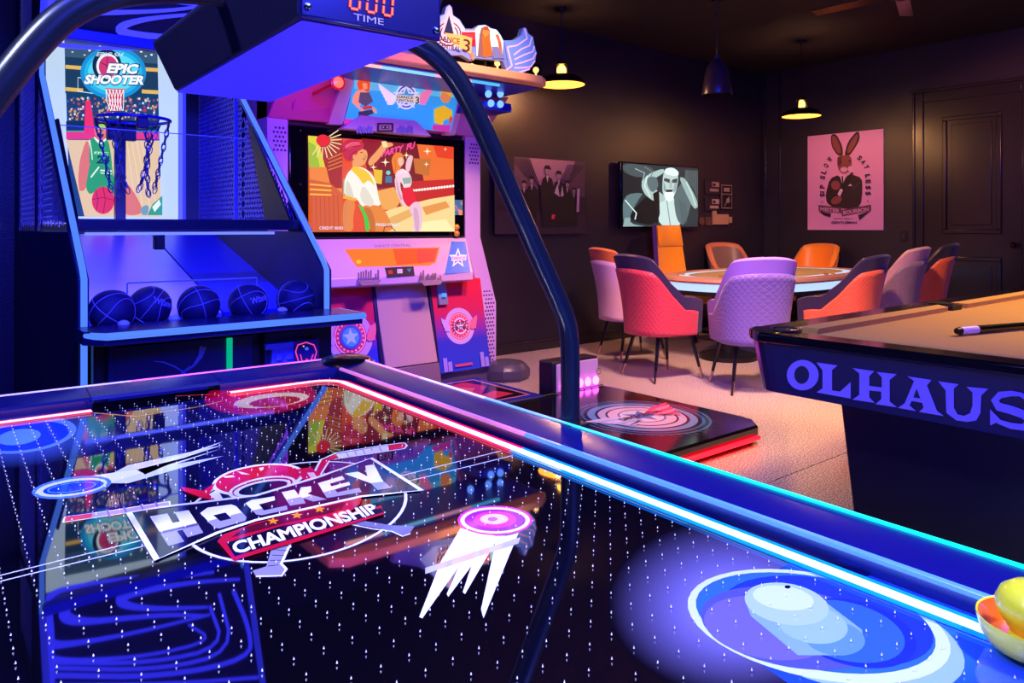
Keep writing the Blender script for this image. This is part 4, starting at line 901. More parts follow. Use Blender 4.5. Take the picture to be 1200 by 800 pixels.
A.ell('#e89858', 772, 290, 34, 40, n=18); A.poly('#f8c818', [(742, 265), (750, 235), (800, 235), (815, 290), (795, 285), (770, 262)]); A.poly('#f0d020', [(698, 370), (760, 345), (815, 380), (812, 420), (760, 440), (750, 470), (700, 455)]); A.poly('#e05830', [(800, 410), (822, 430), (800, 465), (790, 450)])
A.build('marquee_print', mq)
for s, xa, xb in ((0, 2.30, 2.40), (1, 3.28, 3.36)):
    MB().prism([(xa, 4.86, 1.92), (xb, 4.84, 1.92), (xb+.04, 4.70, 2.28), (xa+.04, 4.66, 2.28)], (0, .06, 0)).build('marquee_ridge', PINKW, dn, bevel=.006)
for s, xs_ in ((0, (1.88, 2.34)), (1, (3.32, 3.68))):
    yw = (4.55, 4.82) if s == 0 else (4.82, 4.55)
    MB().add([(xs_[0], 4.9 if s == 0 else 4.85, 1.93), (xs_[1], 4.85 if s == 0 else 4.9, 1.93), (xs_[1], yw[1], 2.22), (xs_[0], yw[0], 2.22),
              (xs_[0], 5.1, 1.93), (xs_[1], 5.1, 1.93), (xs_[1], 5.1, 2.22), (xs_[0], 5.1, 2.22)], [(0, 1, 2, 3), (4, 7, 6, 5), (0, 3, 7, 4), (1, 5, 6, 2), (3, 2, 6, 7), (0, 4, 5, 1)]).build('side_wing', DPINK if s == 0 else mat('wing_mauve', '#b070a8', .35), dn, bevel=.008)
MB().prism([(2.36, 4.76, 1.885), (2.50, 4.75, 1.99), (2.95, 4.75, 1.99), (3.10, 4.76, 1.885)], (0, .1, 0)).build('cassette_hump', mat('hump_lilac', '#b8a8d8', .35), dn, bevel=.01)
A = Art(zmap('y', 4.747, 380, 60, 5.4545), (0, -1, 0), 'print', .0003)
A.rect('#241c28', 338, 458, 442, 516); A.rect('#98909c', 350, 468, 430, 504); A.rect('#28202c', 366, 478, 414, 496); A.ell('#e0d8e0', 378, 487, 5, 5, n=8); A.ell('#e0d8e0', 402, 487, 5, 5, n=8)
for x0 in (205, 462):
    for k in range(6): A.poly('#6c78d0', [(x0+k*18, 520), (x0+k*18, 490-(k*37 % 22)), (x0+k*18+12, 490-(k*37 % 22)), (x0+k*18+14, 528)])
A.build('cassette_print', dn)
rl = PY(395, 97, 4.4)
MB().lathe([(.035, 0), (.035, .02), (0, .035)], rl, 18, axis=(0, -1, 0)).build('red_lamp', mat('red_lamp', '#ff0000', .3, emit=(1, .06, .04), es=4), dn)
MB().lathe([(.05, 0), (.05, .015), (.036, .02)], rl, 18, axis=(0, -1, 0)).tube([rl, rl+Vector((0, .35, -.02))], .012, 8).build('red_lamp_rim', mat('lamp_rim', '#e02030', .3), dn)
# canopy
CREAM = mat('canopy_cream', '#f0b478', .4)
cx0, cx1 = 1.95, 3.68
MB().prism([(cx0, 4.12, 2.235), (cx0+.1, 4.05, 2.235), (cx1-.1, 4.05, 2.235), (cx1, 4.12, 2.235), (cx1, 5.25, 2.235), (cx0, 5.25, 2.235)], (0, 0, .06)).build('canopy', CREAM, dn, bevel=.01)
MB().prism([(cx0+.03, 4.16, 2.222), (cx1-.03, 4.16, 2.222), (cx1-.03, 5.2, 2.222), (cx0+.03, 5.2, 2.222)], (0, 0, .013)).build('canopy_underside', mat('underside_blue', '#2c30b0', .35), dn, bevel=.005)
for yy, zz in ((4.2, 2.215), (4.62, 2.236)):
    for i, (a, b, c_) in enumerate(((2.1, 2.35, '#f8c8a0'), (2.35, 2.75, '#80e0f0'), (2.75, 3.05, '#f8b0c0'), (3.05, 3.3, '#58c8f0'))):
        MB().box(a, b, yy-.009, yy+.009, zz-.009, zz+.009).build('strip_light', mat('strip_%d' % i, c_, .4, emit=c_, es=.9), dn)
for i, (px, py) in enumerate(((566, 100), (572, 110), (575, 121), (583, 102), (586, 110), (586, 122), (551, 107))):
    q = PY(px, py, 4.45); MB().lathe([(.028, 0), (.026, .012), (0, .018)], q, 16, axis=(0, -1, -.2)).build('blue_spotlight', mat('blue_spot', '#2040ff', .3, emit=(.12, .3, 1), es=2.2), dn)
MB().box(PY(560, 100, 4.5).x, PY(597, 100, 4.5).x, 4.47, 4.8, PY(580, 130, 4.5).z, 2.15).build('spotlight_board', mat('board_blue', '#1c1ca0', .35), dn, bevel=.006)
# par cans on top of the canopy
for i, px in enumerate((480, 500, 562, 578, 598, 628)):
    q = PY(px, 80, 4.30); q.z = 2.285
    MB().lathe([(.05, .03), (.055, .12), (.04, .15), (0, .16)], q, 16).box(q.x-.02, q.x+.02, q.y-.02, q.y+.02, q.z, q.z+.04).build('stage_light', BLACK, dn)
for px, py in ((553, 78), (583, 74), (628, 82)):
    q = PY(px, py, 4.22); MB().sphere(q, .022, 14).tube([q, Vector((q.x, q.y, 2.28))], .006, 6).build('warm_bulb', mat('warm_bulb', '#ffb040', .3, emit=(1, .5, .12), es=3), dn)
# winged sign
sm_ = zmap('y', 4.13, 500, 0, 7.273)
out = [(-290, 330), (-180, 300), (-60, 260), (20, 210), (60, 160), (100, 130), (150, 120), (165, 60), (192, 38), (215, 60), (225, 130), (280, 165), (330, 245), (400, 245), (440, 215), (500, 212), (545, 240), (590, 250), (630, 300), (650, 345), (740, 342), (800, 300), (815, 240), (835, 232), (855, 250), (865, 290), (905, 310), (915, 390), (935, 450), (925, 520), (880, 590), (780, 645), (690, 625), (650, 520), (420, 495), (385, 520), (300, 470), (-250, 470)]
sg = MB().prism([sm_(*p) for p in out], (0, .04, 0)).build('winged_sign', mat('sign_edge', '#8098d0', .35), dn)
A = Art(lambda u, v: sm_(u, v)+Vector((0, -.002, 0)), (0, -1, 0), 'lit', .0003)
A.poly('#a8b8e8', [(-60, 330), (60, 165), (150, 125), (165, 65), (192, 42), (212, 65), (222, 130), (275, 170), (325, 250), (300, 420), (60, 420)])
for r_, c_ in ((118, '#e8b8c0'), (104, '#201838'), (94, '#e8b8c0'), (78, '#282048'), (68, '#e8b8c0')): A.ell(c_, 188, 290, r_, r_*1.0, n=36)
A.poly('#f0c0c4', [(192, 48), (208, 130), (250, 290), (120, 290), (165, 130)]); A.poly('#181848', [(188, 130), (228, 290), (140, 290)])
A.poly('#b01830', [(295, 268), (450, 270), (440, 400), (300, 380)]); A.poly('#f0b8b0', [(298, 262), (450, 262), (448, 275), (298, 275)]); A.poly('#d83040', [(312, 290), (440, 292), (420, 340), (316, 330)])
A.poly('#f8a858', [(150, 280), (300, 300), (385, 325), (372, 465), (200, 360)])
A.text('#402428', 'DANCE', (92, 345), (185, 35), (2, -48), .02); A.text('#402428', 'CENTRAL', (92, 400), (190, 45), (2, -42), .02); A.text('#402428', '3', (300, 438), (62, 12), (8, -108), .01)
A.poly('#a8e0f0', [(408, 250), (440, 220), (500, 216), (545, 245), (590, 255), (625, 300), (650, 350), (640, 480), (420, 480)])
A.poly('#80584c', [(445, 300), (460, 240), (500, 222), (535, 260), (535, 330), (560, 480), (430, 480)]); A.poly('#f06020', [(470, 310), (520, 300), (535, 340), (550, 480), (480, 490)]); A.poly('#f08030', [(485, 235), (520, 240), (530, 290), (490, 320), (470, 280)]); A.poly('#e83828', [(480, 232), (515, 228), (530, 262), (480, 255)])
A.poly('#e86030', [(580, 300), (605, 292), (630, 370), (640, 455), (615, 450), (600, 350)]); A.poly('#70709c', [(550, 400), (600, 400), (645, 470), (660, 500), (560, 500)]); A.poly('#f08038', [(370, 450), (398, 460), (395, 520), (372, 500)])
A.poly('#6888d0', [(655, 350), (745, 345), (803, 305), (818, 245), (838, 238), (860, 290), (900, 315), (912, 395), (930, 450), (918, 520), (875, 588), (780, 640), (700, 600), (670, 450)])
for q in ([(680, 400), (700, 480), (720, 560), (660, 610)], [(690, 400), (760, 390), (850, 330), (828, 245)], [(735, 470), (800, 420), (870, 390), (890, 320)], [(740, 510), (820, 470), (900, 440), (910, 395)], [(745, 550), (820, 530), (900, 500), (925, 450)], [(740, 580), (810, 580), (880, 570), (915, 520)], [(700, 610), (770, 620), (840, 600), (870, 590)]): A.line('#f0b8cc', q, 12)
A.build('sign_print', sg)

# dance pad
dp = root('dance_pad', (2.85, 3.0, 0), 0, 'glossy black dance platform with ring print and red lit front edge', 'dance platform')
pb = MB().prism([(1.95, 2.34, .02), (3.66, 2.34, .02), (3.76, 2.44, .02), (3.76, 3.62, .02), (1.95, 3.62, .02)], (0, 0, .085)).build('platform', mat('pad_black', '#08080c', .1, ior=1.8), dp, bevel=.012)
MB().box(2.0, 3.68, 2.40, 3.58, 0, .02).build('platform_base', BLACK, dp)
REDL = mat('led_red', '#400008', .3, emit=(1, .003, .012), es=6)
MB().tube([(2.1, 2.325, .045), (3.64, 2.325, .045)], .013, 8).build('red_edge_light', REDL, dp)
MB().tube([(2.0, 3.61, .112), (3.75, 3.61, .112)], .004, 6).tube([(3.765, 2.5, .10), (3.765, 3.6, .10)], .004, 6).build('edge_trim', STEEL, dp)
A = Art(lambda u, v: Vector((u, v, .1055)), (0, 0, 1), 'gloss', .0003)
pc = PZ(752, 488, .105); cx, cy = pc.x, pc.y
for k in range(48):
    an = 2*PI*k/48; A.h = .0003; A.poly('#28405c', [(cx+.405*math.cos(an), cy+.46*math.sin(an)), (cx+.34*math.cos(an-.035), cy+.38*math.sin(an-.035)), (cx+.34*math.cos(an+.035), cy+.38*math.sin(an+.035))])
for r_, c_ in ((.445, '#406c90'), (.43, '#08101c'), (.405, '#2c5c8c'), (.385, '#0a0c18'), (.36, '#5890c0'), (.31, '#101830'), (.29, '#b8b0d0'), (.24, '#282840'), (.225, '#d8b8c8'), (.16, '#4878a8'), (.145, '#e0d0d8')): A.ell(c_, cx, cy, r_*.84, r_*.9, n=56)
A.star('#4878b8', cx, cy, .12, .05)
for s in (-1, 1):
    for k in range(6): A.poly(('#e8507c' if s > 0 else '#c8c0dc') if k % 2 == 0 else ('#f08ca4' if s > 0 else '#a8b4dc'), [(cx+s*.06, cy+.03-k*.02), (cx+s*.2, cy+.10-.04*k), (cx+s*(.37-.03*k), cy+.12-.045*k), (cx+s*(.33-.03*k), cy+.085-.045*k), (cx+s*.18, cy+.03-.03*k), (cx+s*.08, cy-.01-k*.01)])
A.text('#30282c', 'DANCE CENTRAL', (cx-.17, cy-.02), (.34, .0), (0, .05), .03)
A.build('platform_print', pb)
bx = root('pad_light_box', (3.5, 3.75, 0), 0, 'small pale box with row of magenta lamps behind the dance pad', 'light box')
MB().box(3.34, 3.77, 3.68, 3.82, 0, .30).build('housing', mat('box_dark', '#1a1422', .4), bx, bevel=.012)
MB().box(3.37, 3.76, 3.665, 3.68, .02, .285).build('front_plate', mat('box_pale', '#d8b8c8', .35), bx, bevel=.008)
A = Art(lambda u, v: PY(560+u/6.667, 380+v/6.667, 3.664), (0, -1, 0), 'print', .0003); A.ring('#403040', 945, 365, 19, 24, 4, n=20); A.ell('#403040', 945, 365, 5, 6, n=8); A.build('dial_print', bx)
for k in range(5):
    xk = 3.72-k*.075; q = Vector((xk+.01, 3.664, .135)); MB().lathe([(.026, 0), (.024, .01), (.012, .02), (0, .022)], q, 18, axis=(0, -1, 0), sx=1, sy=1.2).build('magenta_lamp', mat('magenta_lamp', '#ff30ff', .3, emit=(1, .06, .9), es=12), bx)
st = root('step_platform', (2.8, 4.1, 0), 0, 'low printed step platform between dance pad and machine', 'step platform')
MB().prism([(2.3, 3.68, 0), (3.28, 3.68, 0), (3.28, 3.68, .07), (3.28, 4.44, .1), (2.3, 4.44, .1), (2.3, 3.68, .07)][:2]+[(3.28, 4.46, 0), (2.3, 4.46, 0)], (0, 0, .09)).build('step_body', mat('step_navy', '#1c2890', .3), st, bevel=.008)
A = Art(lambda u, v: Vector((u, v, .0905)), (0, 0, 1), 'gloss', .0004)
A.rect('#e08898', 2.62, 3.76, 3.22, 4.40); A.rect('#100c18', 2.64, 3.78, 3.20, 4.38); A.poly('#c02838', [(2.7, 4.0), (2.85, 4.3), (3.1, 4.35), (3.15, 4.15), (2.95, 3.95)]); A.poly('#e87040', [(2.8, 4.1), (2.95, 4.25), (3.05, 4.15), (2.9, 4.0)]); A.rect('#905848', 2.66, 3.8, 2.8, 3.95); A.poly('#d83858', [(2.9, 3.8), (3.15, 3.85), (3.1, 4.0), (2.95, 3.95)])
for k in range(9): A.h = .0008; A.ell('#e05868', 3.0+k*.024, 4.30-(k % 2)*.03, .006, .006, n=6)
A.build('step_print', st)

# ------------------------------------------------------------------ pool table
PXF, PYE, PZT = 2.51, 1.715, .80
pt = root('pool_table', (4.18, .98, 0), 0, 'large black pool table with orange cloth and big violet lettering on its end', 'pool table')
PBK = mat('pool_gloss_black', '#07070e', .12, ior=1.6); CLOTH = mat('tan_cloth', '#b08828', .85, noise=(300, '#bc942e', .4, .6), sheen=.1)
x2 = PXF+3.40; y2 = PYE-1.50
cr = .16
def outline(i, z):
    P = []
    for (cx, cy, a0) in ((PXF+cr, PYE-cr, 90), (PXF+cr, y2+cr, 180), (x2-cr, y2+cr, 270), (x2-cr, PYE-cr, 0)):
        for k in range(7): a = math.radians(a0+15*k); P.append((cx+(cr-i)*math.cos(a), cy+(cr-i)*math.sin(a), z))
    return P
o0 = outline(0, .772); i0 = [(x, y, .772) for x, y in ((PXF+.13, PYE-.13), (PXF+.13, y2+.13), (x2-.13, y2+.13), (x2-.13, PYE-.13))]
def rail(a, b, c_, d): return MB().prism([a, b, c_, d], (0, 0, .028))
tr = MB()
tr.prism([(PXF+.02, PYE-.02, .772), (PXF+.02, y2+.02, .772), (PXF+.13, y2+.13, .772), (PXF+.13, PYE-.13, .772)], (0, 0, .028))
for s_, (xa, ya_, xb, yb_) in enumerate(((PXF, y2+.1, PXF+.135, PYE-.1), (x2-.135, y2+.1, x2, PYE-.1), (PXF+.1, PYE-.135, x2-.1, PYE), (PXF+.1, y2, x2-.1, y2+.135))):
    MB().box(xa, xb, ya_, yb_, .764, .80).build('top_rail', PBK, pt, bevel=.008)
for cx, cy, a0 in ((PXF+cr, PYE-cr, 90), (PXF+cr, y2+cr, 180), (x2-cr, y2+cr, 270), (x2-cr, PYE-cr, 0)):
    P = [(cx, cy, .763)]+[(cx+cr*1.0*math.cos(math.radians(a0+9*k)), cy+cr*1.0*math.sin(math.radians(a0+9*k)), .763) for k in range(11)]
    MB().prism(P, (0, 0, .039)).build('corner_casting', PBK, pt, bevel=.006)
    dx = 1 if cx < 4 else -1; dy = 1 if cy < 1 else -1
    MB().lathe([(.058, 0), (.058, .006), (.046, .0075), (.046, .0)], (cx-.02*dx, cy-.02*dy, .802), 28).build('pocket_rim', mat('pocket_rim', '#282428', .25), pt)
    MB().lathe([(.046, 0), (.0, .001)], (cx-.02*dx, cy-.02*dy, .8035), 28).build('pocket', mat('pocket_black', '#010101', .9), pt)
APR = mat('pool_apron', '#0e0e40', .25, ior=1.5)
prof = [(0.012, .765), (.024, .7018), (.036, .6387), (.0481, .575)]
ap_ = MB(); rings = [outline(i, z) for i, z in prof]; n = len(rings[0])
for a in range(len(rings)-1):
    for k in range(n):
        ap_.add([rings[a][k], rings[a][(k+1) % n], rings[a+1][(k+1) % n], rings[a+1][k]], [(0, 1, 2, 3)])
ap_.add(rings[-1], [list(range(n))])
import bmesh
apo = ap_.build('apron', APR, pt, smooth=40)
MB().box(PXF+.13, x2-.13, y2+.13, PYE-.13, .75, .772).build('cloth_bed', CLOTH, pt)
cush = [((PXF+.26, PYE-.13), (PXF+1.62, PYE-.13), 0, -1), ((PXF+1.78, PYE-.13), (x2-.26, PYE-.13), 0, -1), ((PXF+.26, y2+.13), (PXF+1.62, y2+.13), 0, 1), ((PXF+1.78, y2+.13), (x2-.26, y2+.13), 0, 1), ((PXF+.13, y2+.26), (PXF+.13, PYE-.26), 1, 0), ((x2-.13, y2+.26), (x2-.13, PYE-.26), -1, 0)]
for a, b, nx, ny in cush:
    a = Vector((*a, 0)); b = Vector((*b, 0)); nn = Vector((nx, ny, 0)); t = (b-a).normalized()
    vs = [a-nn*.012+Vector((0, 0, .801)), b-nn*.012+Vector((0, 0, .801)), b+nn*.055-t*.05+Vector((0, 0, .797)), a+nn*.055+t*.05+Vector((0, 0, .797)), a+nn*.045+t*.04+Vector((0, 0, .771)), b+nn*.045-t*.04+Vector((0, 0, .771)), a+Vector((0, 0, .771)), b+Vector((0, 0, .771))]
    MB().add(vs, [(0, 1, 2, 3), (3, 2, 5, 4), (4, 5, 7, 6), (0, 6, 7, 1), (0, 3, 4, 6), (1, 7, 5, 2)]).build('cushion', CLOTH, pt, smooth=0)
for yy, s in ((PYE-.10, 1), (y2+.10, -1)):
    MB().lathe([(.055, 0), (.055, .006), (0, .0065)], (PXF+1.70, yy, .798), 24).box(PXF+1.64, PXF+1.76, min(yy, yy-s*.08), max(yy, yy-s*.08), .77, .797).build('side_pocket', mat('pocket_leather', '#0c0808', .6), pt)
# slanted pedestal
bs = MB(); xb0, xb1, yb0, yb1 = PXF+.56, x2-.56, y2+.12, PYE-.20
MB().add([(xb0, yb0, 0), (xb1, yb0, 0), (xb1, yb1, 0), (xb0, yb1, 0), (xb0-.10, yb0-.02, .6), (xb1+.1, yb0-.02, .6), (xb1+.1, yb1+.02, .6), (xb0-.10, yb1+.02, .6)],
         [(0, 3, 2, 1), (4, 5, 6, 7), (0, 1, 5, 4), (1, 2, 6, 5), (2, 3, 7, 6), (3, 0, 4, 7)]).build('pedestal', mat('pedestal_black', '#07071c', .35), pt, bevel=.006)
def PL(u, v):        # lettering plane follows the apron's end, leaning in a little
    px, py = 850+u/3.4286, 320+v/3.4286
    q = PX(px, py, PXF+.02); q = PX(px, py, PXF+.012+(.765-q.z)*.19); return q+Vector((-.0015, 0, 0))
A = Art(PL, (-1, 0, -.1), 'print', .0003); LC = '#7c68e8'; BG = '#0e0e40'
A.ell(LC, 312, 409, 64, 61, n=40); A.ell(BG, 308, 408, 30, 36, n=32)
A.poly(LC, [(368, 358), (452, 370), (430, 388), (430, 470), (462, 475), (505, 437), (505, 503), (368, 478), (392, 462), (392, 390)])
A.poly(LC, [(512, 380), (600, 393), (580, 412), (580, 452), (630, 458), (630, 418), (610, 396), (690, 405), (662, 428), (662, 515), (692, 538), (605, 525), (628, 505), (628, 475), (580, 470), (580, 498), (602, 520), (512, 507), (540, 488), (540, 402)])
A.poly(LC, [(733, 413), (830, 428), (812, 450), (852, 552), (880, 573), (780, 556), (798, 540), (793, 520), (750, 512), (742, 530), (768, 553), (695, 540), (722, 522), (760, 432)]); A.poly(BG, [(770, 462), (786, 502), (757, 498)])
A.poly(LC, [(857, 433), (940, 445), (920, 462), (920, 540), (935, 566), (960, 572), (985, 562), (995, 530), (995, 478), (970, 455), (1058, 463), (1030, 490), (1027, 560), (1010, 590), (975, 596), (930, 590), (890, 560), (887, 470)])
A.line(LC, [(1215, 500), (1190, 486), (1150, 482), (1105, 488), (1085, 510), (1100, 535), (1150, 548), (1200, 566), (1222, 592), (1200, 618), (1150, 612), (1100, 595), (1066, 560)], [8, 16, 22, 28, 32, 34, 34, 34, 32, 28, 24, 18, 6])
A.poly(LC, [(1066, 545), (1110, 590), (1066, 610)]); A.poly(LC, [(1215, 478), (1222, 520), (1180, 490)])
for ch_, y0 in (('E', .69), ('N', .55)):
    vs, fs = text_geo(ch_, .05); A.mb.add([Vector((PXF+.012+(.765-(.60+.115*b))*.19-.002, y0-a*.105, .60+.115*b)) for a, b in vs], fs, A.ci(LC))
A.build('lettering', apo)
cue = root('cue_stick', PZ(1117, 383, .80), 0, 'dark cue stick with white tipped butt lying on the pool cloth', 'cue stick')
ca = Vector((3.20, 1.17, .792)); cb = Vector((4.60, .82, .785))
cdv = (cb-ca).normalized()
MB().tube([ca, ca+cdv*.02], [.012, .0165], 18).build('butt_cap', BLACK, cue)
MB().tube([ca+cdv*.02, ca+cdv*.12], [.0165, .0165], 18).build('white_sleeve', mat('sleeve_white', '#d8ccc8', .35), cue)
MB().tube([ca+cdv*.12, cb], [.0162, .007], 18).build('shaft', mat('cue_black', '#0c0a0c', .2), cue)

# ------------------------------------------------------------------ poker table
tc_ = Vector((6.60, 4.10, 0)); ta = .06
pk = root('poker_table', tc_, ta, 'oval poker table with tan padded rail and pale blue lit bands', 'poker table')
def oval(a, b, z, n=64, e=.8):
    P = []
    for k in range(n):
        t = 2*PI*k/n; c_, s_ = math.cos(t), math.sin(t); P.append((a*math.copysign(abs(c_)**e, c_), b*math.copysign(abs(s_)**e, s_), z))
    return P
def band(rs, name, m_, cap=False):
    mb = MB(); n = len(rs[0])
    for a in range(len(rs)-1):
        for k in range(n): mb.add([rs[a][k], rs[a][(k+1) % n], rs[a+1][(k+1) % n], rs[a+1][k]], [(0, 1, 2, 3)])
    if cap: mb.add(rs[-1], [list(range(n))])
    me_fix = mb; return mb.build(name, m_, pk, local=True)
A1, B1 = 1.30, .70
band([oval(A1+.005, B1+.005, .645), oval(A1+.005, B1+.005, .712)], 'side_light_band', mat('poker_led', '#406090', .4, emit=(.42, .6, 1), es=1.2))
band([oval(A1-.04, B1-.04, .71), oval(A1+.015, B1+.015, .712), oval(A1+.03, B1+.03, .73), oval(A1+.02, B1+.02, .752), oval(A1-.02, B1-.02, .76), oval(A1-.11, B1-.11, .76), oval(A1-.135, B1-.135, .75)], 'padded_rail', mat('rail_tan', '#c08868', .4))
band([oval(A1-.133, B1-.133, .752), oval(A1-.22, B1-.22, .752)], 'inner_light_band', mat('poker_led_in', '#80a0c0', .4, emit=(.5, .7, 1), es=.8))
band([oval(A1-.218, B1-.218, .753), oval(A1-.3, B1-.3, .754), oval(.1, .04, .754)], 'playing_cloth', mat('cloth_olive', '#a89060', .8), True)
band([oval(A1-.05, B1-.05, .60), oval(A1-.01, B1-.01, .655)], 'under_skirt', BLACK); band([oval(A1-.3, B1-.3, .6), oval(A1-.05, B1-.05, .60)], 'table_underside', BLACK)
for s in (-.75, .75): MB().lathe([(.26, 0), (.26, .04), (.1, .08), (.09, .5), (.2, .6)], (s, 0, 0), 24).build('pedestal', BLACK, pk, local=True)
for i, (px, py) in enumerate(((845, 324), (856, 323), (968, 322), (976, 321), (800, 322))):
    q = PZ(px, py, .756); q.z = .7565
    c_ = root('poker_chip_stack', q, .3*i, ['low stack of chips near the centre left of the poker table', 'single short chip stack beside the leftmost stack on the cloth', 'gold chip stack at the right of the poker table', 'chips farthest right on the poker table', 'chips by the left end of the poker table'][i], 'poker chips', 'chips on the poker table')
    for k in range(2+i % 3): MB().lathe([(.02, 0), (.0205, .001), (.0205, .003), (.02, .0035)], (q.x+.001*k, q.y, q.z+.0036*k), 18).build('chip', mat('chip_%d' % (k % 2), ['#d8a040', '#a03020'][k % 2], .4), c_)

# ------------------------------------------------------------------ chairs
LEGM = mat('leg_black', '#100c14', .3); TIPM = mat('leg_tip', '#d0b0a0', .2, metal=1)
def plan(s, zt, off=0):
    """tub outline: s -1..1 from right front round the back to left front, zt 0..1 height"""
    hw = .235+.05*zt+off; bd = .26+off; fx = .24
    arm = .42; a = abs(s)
    if a < 1-arm:
        th = a/(1-arm)*PI/2; x = -bd*math.cos(th)**.75; y = hw*math.sin(th)**.8
    else:
        u_ = (a-(1-arm))/arm; x = u_*fx; y = hw*(1-.05*u_*u_)
    x -= .10*zt*zt*(1 if a < .58 else max(0, 1-(a-.58)/.2))
    return Vector((x, math.copysign(y, s), 0))
def hgt(s, htop=.975, harm=.655):
    a = abs(s)
    if a < .30: return htop-.02*(a/.30)**2
    if a < .70:
        t = (a-.30)/.40; t = t*t*(3-2*t); return (htop-.02)*(1-t)+harm*t
    t = (a-.70)/.30; return harm-.035*t**2
def make_chair(name, outer, rim, inner, label, group, htop=.975):
    t = root(name, (0, 0, 0), 0, label, 'chair', group)
    zb = .37; sh = MB(); N, M_ = 48, 10
    def pt_(s, v, off):
        z = zb+(hgt(s, htop)-zb)*v; p = plan(s, (z-zb)/.6, off); p.z = z; return p
    nu, nv = N, M_
    def f_out(i, j): return pt_(-1+2*i, j, 0)
    # closed shell: outer up, rounded top, inner down, plus front ends
    prof = [(j/8, 0) for j in range(9)]+[(1.02, -.014), (1.028, -.03), (1.02, -.046), (1.0, -.06)]+[(1-j/8, -.06) for j in range(1, 9)]
    L = len(prof)
    for i in range(N+1):
        s = -1+2*i/N
        for v, off in prof: sh.v.append(pt_(s, v, off))
    for i in range(N):
        for j in range(L-1): a = i*L+j; sh.f.append([a, a+1, a+L+1, a+L]); sh.m.append(0)
        a = i*L; sh.f.append([a, a+L, a+2*L-1, a+L-1]); sh.m.append(0)
    for i in (0, N): f = [i*L+j for j in range(L)]; sh.f.append(f if i else f[::-1]); sh.m.append(0)
    sh.build('shell', rim, t, local=True, smooth=50)
    def outerf(u_, v_):
        s = (-1+2*u_)*.90; h = hgt(s, htop); z = zb-.015+(h-.085-zb)*v_; p = plan(s, (z-zb)/.6, .006); p.z = z; return p
    MB().grid(outerf, 44, 12, uvs=lambda u_, v_: (u_*1.35, v_*.5)).build('outer_panel', outer, t, local=True, smooth=60, solid=.012)
    def innerf(u_, v_):
        s = (1-2*u_)*.92; h = hgt(s, htop); z = .42+(h-.03-.42)*v_; p = plan(s, (z-zb)/.6, -.064); p.z = z; return p
    MB().grid(innerf, 44, 10).build('inner_lining', inner, t, local=True, smooth=60)
    st_ = MB(); 
    def ring_(z, k): return [(max(-.2, min(.29, .26*k*math.cos(a)+.02)) if False else (.03+.235*k*math.copysign(abs(math.cos(a))**.6, math.cos(a))), .205*k*math.copysign(abs(math.sin(a))**.6, math.sin(a)), z) for a in [2*PI*q/28 for q in range(28)]]
    rs = [ring_(.35, .95), ring_(.36, 1), ring_(.44, 1.0), ring_(.475, .97), ring_(.49, .85), ring_(.492, .5)]
    for a in range(len(rs)-1):
        for k in range(28): st_.add([rs[a][k], rs[a][(k+1) % 28], rs[a+1][(k+1) % 28], rs[a+1][k]], [(0, 1, 2, 3)])
    st_.add(rs[-1], [list(range(28))]).add(rs[0], [list(range(27, -1, -1))]).build('seat', inner, t, local=True, smooth=60)
    for sx in (-1, 1):
        for sy in (-1, 1):
            a = Vector((.03+sx*.16, sy*.15, .36)); b = Vector((.02+sx*.235, sy*.215, 0)); m_ = a+(b-a)*.74
            lg = MB().tube([a, m_], [.017, .012], 10).build('leg', LEGM, t, local=True)
            MB().tube([m_, b+Vector((0, 0, .002))], [.0122, .008], 10).build('leg_tip', TIPM, lg, local=True)
    return t
def leather(n, c, r=.42): return mat(n, c, r, sheen=.2)
G = 'tub chairs around the poker table'
specs = [
 ('red_chair', quilt('quilt_red', '#d83a48'), leather('navy', '#281c44'), leather('inner_orange', '#e07030'), (4.70, 3.90), -12, 'coral red quilted tub chair with navy rim at the near left of poker table'),
 ('pink_chair', leather('pink_outer', '#e0b0d0'), leather('pink_rim', '#e87838'), leather('inner_orange2', '#f07028'), (5.19, 4.66), -18, 'pink backed chair with orange inside, behind the coral red chair'),
 ('brown_chair', leather('brown_outer', '#281c28'), leather('brown_rim', '#c8704c'), leather('inner_brown', '#7c5c50'), (7.52, 5.10), -112, 'brown lined chair with thin orange edge beyond the poker table'),
 ('orange_chair', leather('orange_outer', '#e87818'), leather('orange_rim', '#f08820'), leather('inner_bright', '#f88818'), (8.22, 4.60), 178, 'bright orange low chair at the far right end of the poker table'),
 ('violet_chair', quilt('quilt_violet', '#7c66a8'), leather('violet_rim', '#a880d8'), leather('inner_violet', '#c0a0e0'), (4.86, 3.18), 55, 'lilac violet quilted chair seen from behind, left of pool table corner'),
 ('navy_chair', quilt('quilt_orange', '#e86038'), leather('plum', '#281c3c'), leather('inner_plum', '#503868'), (5.80, 2.98), 97, 'orange quilted chair with plum rim, right of the lilac chair'),
 ('mauve_chair', quilt('quilt_mauve', '#8c7070'), leather('mauve_rim', '#c89890'), leather('inner_mauve', '#b08888'), (6.56, 3.0), 97, 'grey mauve chair between the two orange sided chairs behind pool table'),
 ('black_chair', quilt('quilt_orange2', '#f06828'), leather('black_rim', '#241c24'), leather('inner_peach', '#f0a060'), (7.26, 3.04), 103, 'rightmost orange chair with black rim and peach inside'),
]
for nm, o_, r_, i_, (x, y), rz, lab in specs:
    ht = {'orange_chair': .99, 'brown_chair': 1.0, 'pink_chair': 1.0, 'mauve_chair': 1.02, 'black_chair': 1.04}.get(nm, .975)
    t = make_chair('tub_chair', o_, r_, i_, lab, G, ht); t.location = (x, y, 0); t.rotation_euler = (0, 0, math.radians(rz))
